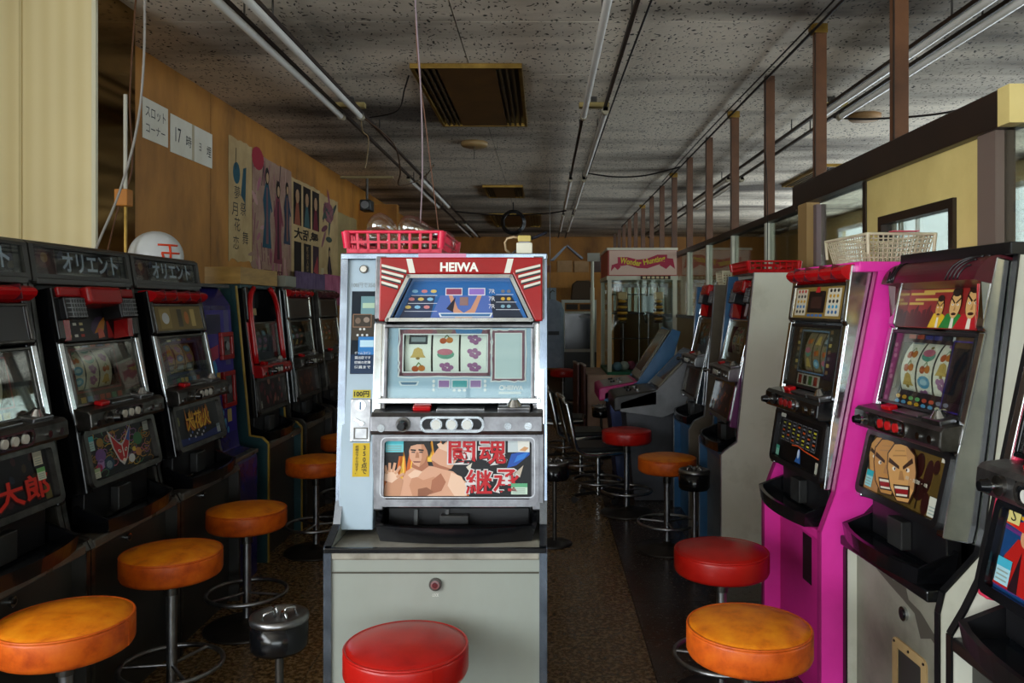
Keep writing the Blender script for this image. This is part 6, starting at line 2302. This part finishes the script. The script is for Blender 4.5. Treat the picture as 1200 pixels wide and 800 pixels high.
# ------------------------------------------------------------------ crane game and video cabinets
def crane():
    X0, X1, Y0, Y1 = .64, 1.34, 8.2, 9.2
    r = thing('crane_game', 'tall glass prize crane machine under a pale Wonder Hunting sign', 'crane game', ((X0 + X1) / 2, Y0, 0))
    a, D = (X1 - X0) / 2, Y1 - Y0
    basem = mottled('peach_base', [(.3, '#a07a64'), (.6, '#c9a894'), (.8, '#d6bba8')], 2.5, .5)
    MB().box(-a - .21, a, -.05, D, 0.0, .60, basem).build('base', r, .004)
    MB().box(-a - .004, a + .004, -.004, D + .004, .60, .63, pr('#1d6a4a', .4)).build('deck', r)
    for sx in (-1, 1):
        for y in (.0, D - .04):
            MB().box(sx * a - (.04 if sx > 0 else 0), sx * a + (.04 if sx < 0 else 0), y, y + .04, .63, 1.56, pr('#c8c6b4', .4)).build('corner_post', r)
    MB().box(-a + .04, a - .04, .008, .012, .63, 1.56, GLASS).build('front_pane', r)
    for sx in (-1, 1):
        MB().box(sx * (a - .012), sx * (a - .008), .04, D - .04, .63, 1.56, GLASS).build('side_pane', r)
    MB().box(-a + .04, a - .04, D - .02, D - .012, .63, 1.56, GLASS).build('rear_pane', r)
    MB().box(-a - .01, a + .01, -.01, D, 1.56, 1.60, pr('#c8c6b4', .4)).build('lower_trim', r)
    MB().box(-a, a, 0, D, 1.60, 1.86, pr('#b5524a', .45)).build('sign_box', r, .004)
    MB().box(-a - .008, a + .008, -.008, D, 1.86, 1.885, pr('#d4d0bc', .4)).build('top_trim', r)
    b = MB()
    b.fr = frame((0, -.003, 1.73), (1, 0, 0), (0, 0, 1))
    b.box(-a + .015, a - .005, -.12, .125, 0, .004, pr('#dcbcae', .45))
    # ribbon
    bot = [(-.25, -.035), (-.15, -.020), (-.05, -.05), (.05, -.055), (.15, -.02), (.25, .01)]
    tp_ = [(.25, .085), (.15, .085), (.05, .045), (-.05, .035), (-.15, .06), (-.25, .06)]
    rb = pr('#b0304c', .45)
    b.poly(bot + tp_, .005, rb)
    b.poly([(-.25, .0), (-.22, -.04), (-.25, -.07), (-.28, -.04), (-.32, -.085), (-.31, -.02)], .0055, rb)
    b.poly([(.25, .05), (.31, .045), (.33, -.06), (.28, -.02), (.24, -.06), (.17, -.02)], .0055, rb)
    yl = pr('#dcc83a', .45)
    base_fr = b.fr.copy()
    for (t, u, v, wd, ht, ang) in (('Wonder', -.118, .012, .215, .062, -.16), ('Hunting', .122, .022, .225, .075, .20)):
        b.fr = base_fr @ Matrix.Translation((u, v, 0)) @ Matrix.Rotation(ang, 4, 'Z')
        b.text(t, 0, 0, wd, ht, .0062, yl, .03)
    b.fr = base_fr
    b.build('sign_face', r)
    g = MB()
    g.box(-.02, .28, -.03, -.012, 1.565, 1.60, pr('#3a3026', .5))
    for i in range(6):
        g.box(.0 + .045 * i, .03 + .045 * i, -.034, -.03, 1.572, 1.594, pr('#c8b890', .5))
    g.build('clip_strip', r)
    # inside: shelf rails, gantry and claw
    b = MB()
    for z in (.95, 1.22, 1.42):
        b.cyl((-a + .04, .45, z), (a - .04, .45, z), .007, DARKSTEEL, 8)
    for u in (-.15, .02, .12):
        b.cyl((u, .45, .63), (u, .45, 1.52), .007, STEEL, 8)
    b.build('prize_rack', r)
    b = MB()
    b.box(-a + .05, a - .05, .28, .33, 1.49, 1.53, DARKSTEEL)
    b.cyl((.1, .30, 1.35), (.1, .30, 1.5), .012, STEEL, 10)
    b.cyl((.1, .30, 1.27), (.1, .30, 1.36), .04, pr('#8a8f94', .4), 14)
    for i in range(3):
        t = 2 * PI * i / 3
        b.tube([(.1 + .03 * math.cos(t), .30 + .03 * math.sin(t), 1.27), (.1 + .09 * math.cos(t), .30 + .09 * math.sin(t), 1.2), (.1 + .04 * math.cos(t), .30 + .04 * math.sin(t), 1.12)], .006, CHROME, 6)
    b.build('claw', r)
    # prizes
    for k, (u, lab) in enumerate(((-.19, 'brown and gold striped prize hanging at the left inside the crane machine'), (.18, 'brown and gold striped prize hanging at the right inside the crane machine'))):
        p = thing('striped_prize', lab, 'prize', ((X0 + X1) / 2 + u, Y0 + .12, 1.20), 0, 'striped prizes in the crane machine')
        for i in range(8):
            MB().lathe([(.045 - abs(i - 3.5) * .005, .03 * i), (.062 - abs(i - 3.5) * .004, .03 * i + .015), (.045 - abs(i - 3.5) * .005, .03 * i + .03)], (0, 0, -.08), pr('#c08a2c' if i % 2 else '#3a2414', .5), 14).build('stripe', p)
        MB().cyl((0, 0, .16), (0, 0, .30), .003, STEEL, 6).build('string', p)
        MB().box(-.05, .05, -.02, .02, .165, .24, pr('#c9a878', .4)).build('wrapper', p, .01)
    rng = random.Random(11)
    for i in range(7):
        cn = ['pale blue', 'white', 'rose', 'navy', 'beige', 'grey', 'dull pink'][i]
        o = MB().lathe([(.03, 0), (.05, .02), (.055, .05), (.03, .085), (.002, .09)], (0, 0, 0), pr(['#7f9fb8', '#c8ccc8', '#a04a62', '#2f3f70', '#b8a880', '#6a6c6e', '#b08090'][i], .5), 16).build('soft_toy')
        o.location = ((X0 + X1) / 2 - .24 + .08 * i, Y0 + .16 + .08 * (i % 3), .631)
        tag(o, 'small rounded %s prize on the green floor inside the crane machine' % cn, 'prize', 'prizes on the crane machine floor')
    o = MB().box(1.02, 1.14, 8.45, 8.50, 1.2365, 1.40, pr('#b8c4cc', .5)).build('prize_box')
    tag(o, 'pale prize box standing on the rack inside the crane machine', 'box')


crane()


def video_cab(label, X, Y, W, bodym, panelm, trimm, tall, slim, stand):
    """slanted cabinet facing left: long tilted screen over a control shelf"""
    r = thing('arcade_cabinet', label, 'arcade cabinet', (X, Y, 0), -HP)
    for s in (-1, 1):
        x0, x1 = (-W / 2, -W / 2 + .03) if s < 0 else (W / 2 - .03, W / 2)
        MB().prism([(.02, .66), (.26, .74), (.52, tall), (.58, tall - .02), (.44, .62), (.30, .56), (.02, .60)], x0, x1, bodym).build('side_panel', r, .004)
    b = MB()
    b.prism([(.27, .735), (.52, tall - .01), (.56, tall - .03), (.38, .68)], -W / 2 + .03, W / 2 - .03, BLACK)
    b.build('screen_housing', r)
    F = frame((0, .265, .742), (1, 0, 0), (0, .25, tall - .74))
    L = math.hypot(.25, tall - .74)
    b = MB()
    b.fr = F
    b.box(-W / 2 + .04, W / 2 - .04, .02, L - .02, 0, .006, pr('#8a8678', .22))
    b.build('screen_mask', r)
    b = MB()
    b.fr = F
    b.box(-W / 2 + .10, W / 2 - .10, .08, L - .06, .006, .009, pr('#2c2f33', .1))
    b.build('screen', r)
    MB().prism([(-.02, .60), (-.02, .69), (.0, .70), (.27, .745), (.27, .64)], -W / 2, W / 2, panelm).build('control_shelf', r, .012, 3)
    T = frame((0, .0, .7015), (1, 0, 0), (0, .27, .045))
    b = MB()
    b.fr = T
    b.rect(-W / 2 + .02, .02, W / 2 - .02, .24, .0012, trimm)
    cp = b.build('control_plate', r)
    for i in range(4):
        b = MB()
        b.fr = T
        u = -W / 2 + .12 + i * (W - .24) / 3
        b.cyl((u, .10 + .05 * (i % 2), 0), (u, .10 + .05 * (i % 2), .014), .018, [BLACK, STEEL, BLACK, CHROME][i], 12)
        b.build('button', cp)
    MB().prism([(.12, 0), (.06, .60), (.42, .66), (.40, 0)], -W / 2 + .05, W / 2 - .05, stand).build('pedestal', r, .006)
    return r


video_cab('blue sided slanted game cabinet with a magenta control shelf', .42, 6.22, .56, BLUE, mottled('magenta_shelf', [(.3, '#a82268'), (.7, '#c8307c')], 5, .35), pr('#9a9a98', .4), 1.13, 0, mottled('navy_stand', [(.3, '#1c2c5a'), (.7, '#2a3c74')], 5, .4))
video_cab('grey slanted game cabinet with a dark control shelf, nearer than the blue one', .48, 5.60, .50, mottled('pewter_side', [(.3, '#6a6c70'), (.7, '#8a8c90')], 5, .3), DARKGREY, pr('#4a4a4c', .4), 1.0, 0, mottled('graphite_stand', [(.3, '#33343a'), (.7, '#4a4b52')], 5, .4))
for k, (x, y, rz, lab) in enumerate(((.385, 8.2, .08, 'maroon board leaning in front of the crane machine, nearer one'), (.33, 8.42, .08, 'maroon board beside the crane machine, farther one'))):
    r = thing('maroon_panel', lab, 'board', (x, y, 0), rz, 'maroon boards by the crane machine')
    MB().box(-.012, .012, -.18, .18, 0, .70, mottled('plum_%d' % k, [(.3, '#4a2a2c'), (.7, '#6a4240')], 5, .5)).build('board', r, .004)
    MB().box(-.014, .014, -.182, .182, .70, .715, pr('#a89a90', .5)).build('edge_strip', r)

# ------------------------------------------------------------------ the far end of the room
r = thing('storage_shelf', 'long wooden shelf loaded with boxes at the far end', 'shelf', (.1, 13.6, 0))
MB().box(-1.9, 1.25, 0, .45, 1.80, 1.86, WOODW).build('shelf_board', r)
for x in (-1.85, -.3, 1.2):
    MB().box(x - .03, x + .03, .02, .43, 0, 1.80, BROWNPOST).build('upright', r)
MB().box(-1.9, 1.25, 0, .03, 1.60, 1.80, WOODW).build('apron', r)
rng = random.Random(20)
for k, (x, wd, hh, m, lab) in enumerate(((-.02, .26, .12, pr('#7a4a38', .6), 'low reddish carton on the far shelf, left of the twin cartons'), (.34, .25, .20, CARD, 'left one of two brown cartons on the far shelf'), (.62, .25, .19, CARD, 'right one of two brown cartons on the far shelf'), (.95, .28, .26, pr('#4a3a34', .6), 'dark carton at the right end of the far shelf'))):
    o = MB().box(x - wd / 2, x + wd / 2, 13.65, 13.95, 1.861, 1.861 + hh, m).build('carton', None, .006)
    tag(o, lab, 'box', 'cartons on the far shelf')
r = thing('folded_panel', 'pale folded board propped on the cartons of the far shelf', 'board', (.36, 13.78, 2.062))
MB().prism([(-.26, .0), (-.02, .24), (.02, .24), (-.20, .0)], -.12, .10, pr('#8f949a', .5), 'y').build('left_leaf', r)
MB().prism([(.02, .24), (.27, .02), (.30, .04), (.02, .27)], -.12, .10, pr('#7a7f86', .5), 'y').build('right_leaf', r)
r = thing('monitor_cabinet', 'white old cabinet with a big black monitor at the far end of the aisle', 'monitor', (.46, 11.2, 0))
MB().box(-.22, .26, 0, .45, 0, .66, DARKGREY).build('stand', r)
b = MB()
b.ring(-.22, .66, .26, 1.36, .045, -.05, .03, pr('#b4b4ac', .4))
b.fr = Matrix.Identity(4)
b = MB()
b.fr = frame((0, 0, 0), (1, 0, 0), (0, 0, 1))
b.ring(-.22, .66, .26, 1.38, .04, -.45, .0, pr('#a8a8a0', .4))
b.box(-.18, .22, 1.19, 1.22, -.4, 0, pr('#a8a8a0', .4))
b.build('case', r)
b = MB()
b.fr = frame((0, .03, 0), (1, 0, 0), (0, 0, 1))
b.box(-.18, .22, .70, 1.19, -.3, 0, BLACKGLOSS)
b.build('screen', r)
b = MB()
for i in range(2):
    b.box(-.16 + .19 * i, .0 + .19 * i, .02, .05, 1.245, 1.32, pr('#2a1e16', .5))
b.build('drawer_front', r)
MB().box(.02, .22, .024, .028, 1.13, 1.16, pr('#8a8c90', .4)).build('sticker', r)
o = MB().prism([(-.16, 0), (-.14, .22), (-.08, .27), (.10, .27), (.16, .20), (.17, 0)], 0, .25, pr('#4a3a2c', .7), 'y').build('cloth_bag', None, .02, 3)
o.location = (.53, 11.3, 1.3805)
tag(o, 'brown bag lying on the white monitor cabinet', 'bag')
r = thing('grey_jacket', 'grey blue jacket hanging beside the right edge of the white cabinet', 'jacket', (.06, 8.9, 0))
b = MB()
n = 16
prof = [(.16, .62, .05), (.155, .80, .05), (.15, 1.0, .055), (.155, 1.15, .06), (.16, 1.25, .06), (.13, 1.33, .05), (.05, 1.37, .035)]
v, f = [], []
for (wx, z, d_) in prof:
    for i in range(n):
        t = 2 * PI * i / n
        v.append((wx * math.cos(t) * (1 + .03 * math.sin(3 * t + z * 9)), d_ * math.sin(t) * (1 + .15 * math.sin(5 * t)), z))
for k in range(len(prof) - 1):
    for i in range(n):
        j = (i + 1) % n
        f.append((k * n + i, k * n + j, (k + 1) * n + j, (k + 1) * n + i))
b.add(v, f, mottled('slate_cloth', [(.3, '#6a7484'), (.7, '#8a94a4')], 8, .8), True)
b.build('body', r)
MB().box(-.02, .10, -.066, -.058, .98, 1.02, pr('#33363c', .6)).build('pocket', r)
b = MB()
b.tube([(0, 0, 1.36), (0, 0, 1.44), (.03, 0, 1.47), (.05, 0, 1.45)], .006, DARKSTEEL, 6)
b.cyl((0, 0, 1.36), (0, .0, 2.7), .004, DARKSTEEL, 6)
b.build('hanger', r)
r = thing('metal_pole', 'white steel pole with a joint, left of the crane machine', 'pole', (.585, 9.9, 0))
MB().cyl((0, 0, 0), (0, 0, 1.52), .026, pr('#c9c9b8', .4), 12).build('lower_pole', r)
MB().cyl((0, 0, 1.52), (0, 0, 1.88), .020, pr('#c9c9b8', .4), 12).build('upper_pole', r)
MB().box(-.06, .09, -.03, .03, 1.84, 1.94, pr('#9a9a90', .4)).build('head_plate', r)
o = MB().box(.0, .24, 16.46, 16.495, 1.0, 1.78, pr('#a9bccb', .3)).build('window_6')
struct(o)
MB().box(-.03, .27, 16.455, 16.46, .97, 1.0, WHITEBAR).build('window_frame', o)
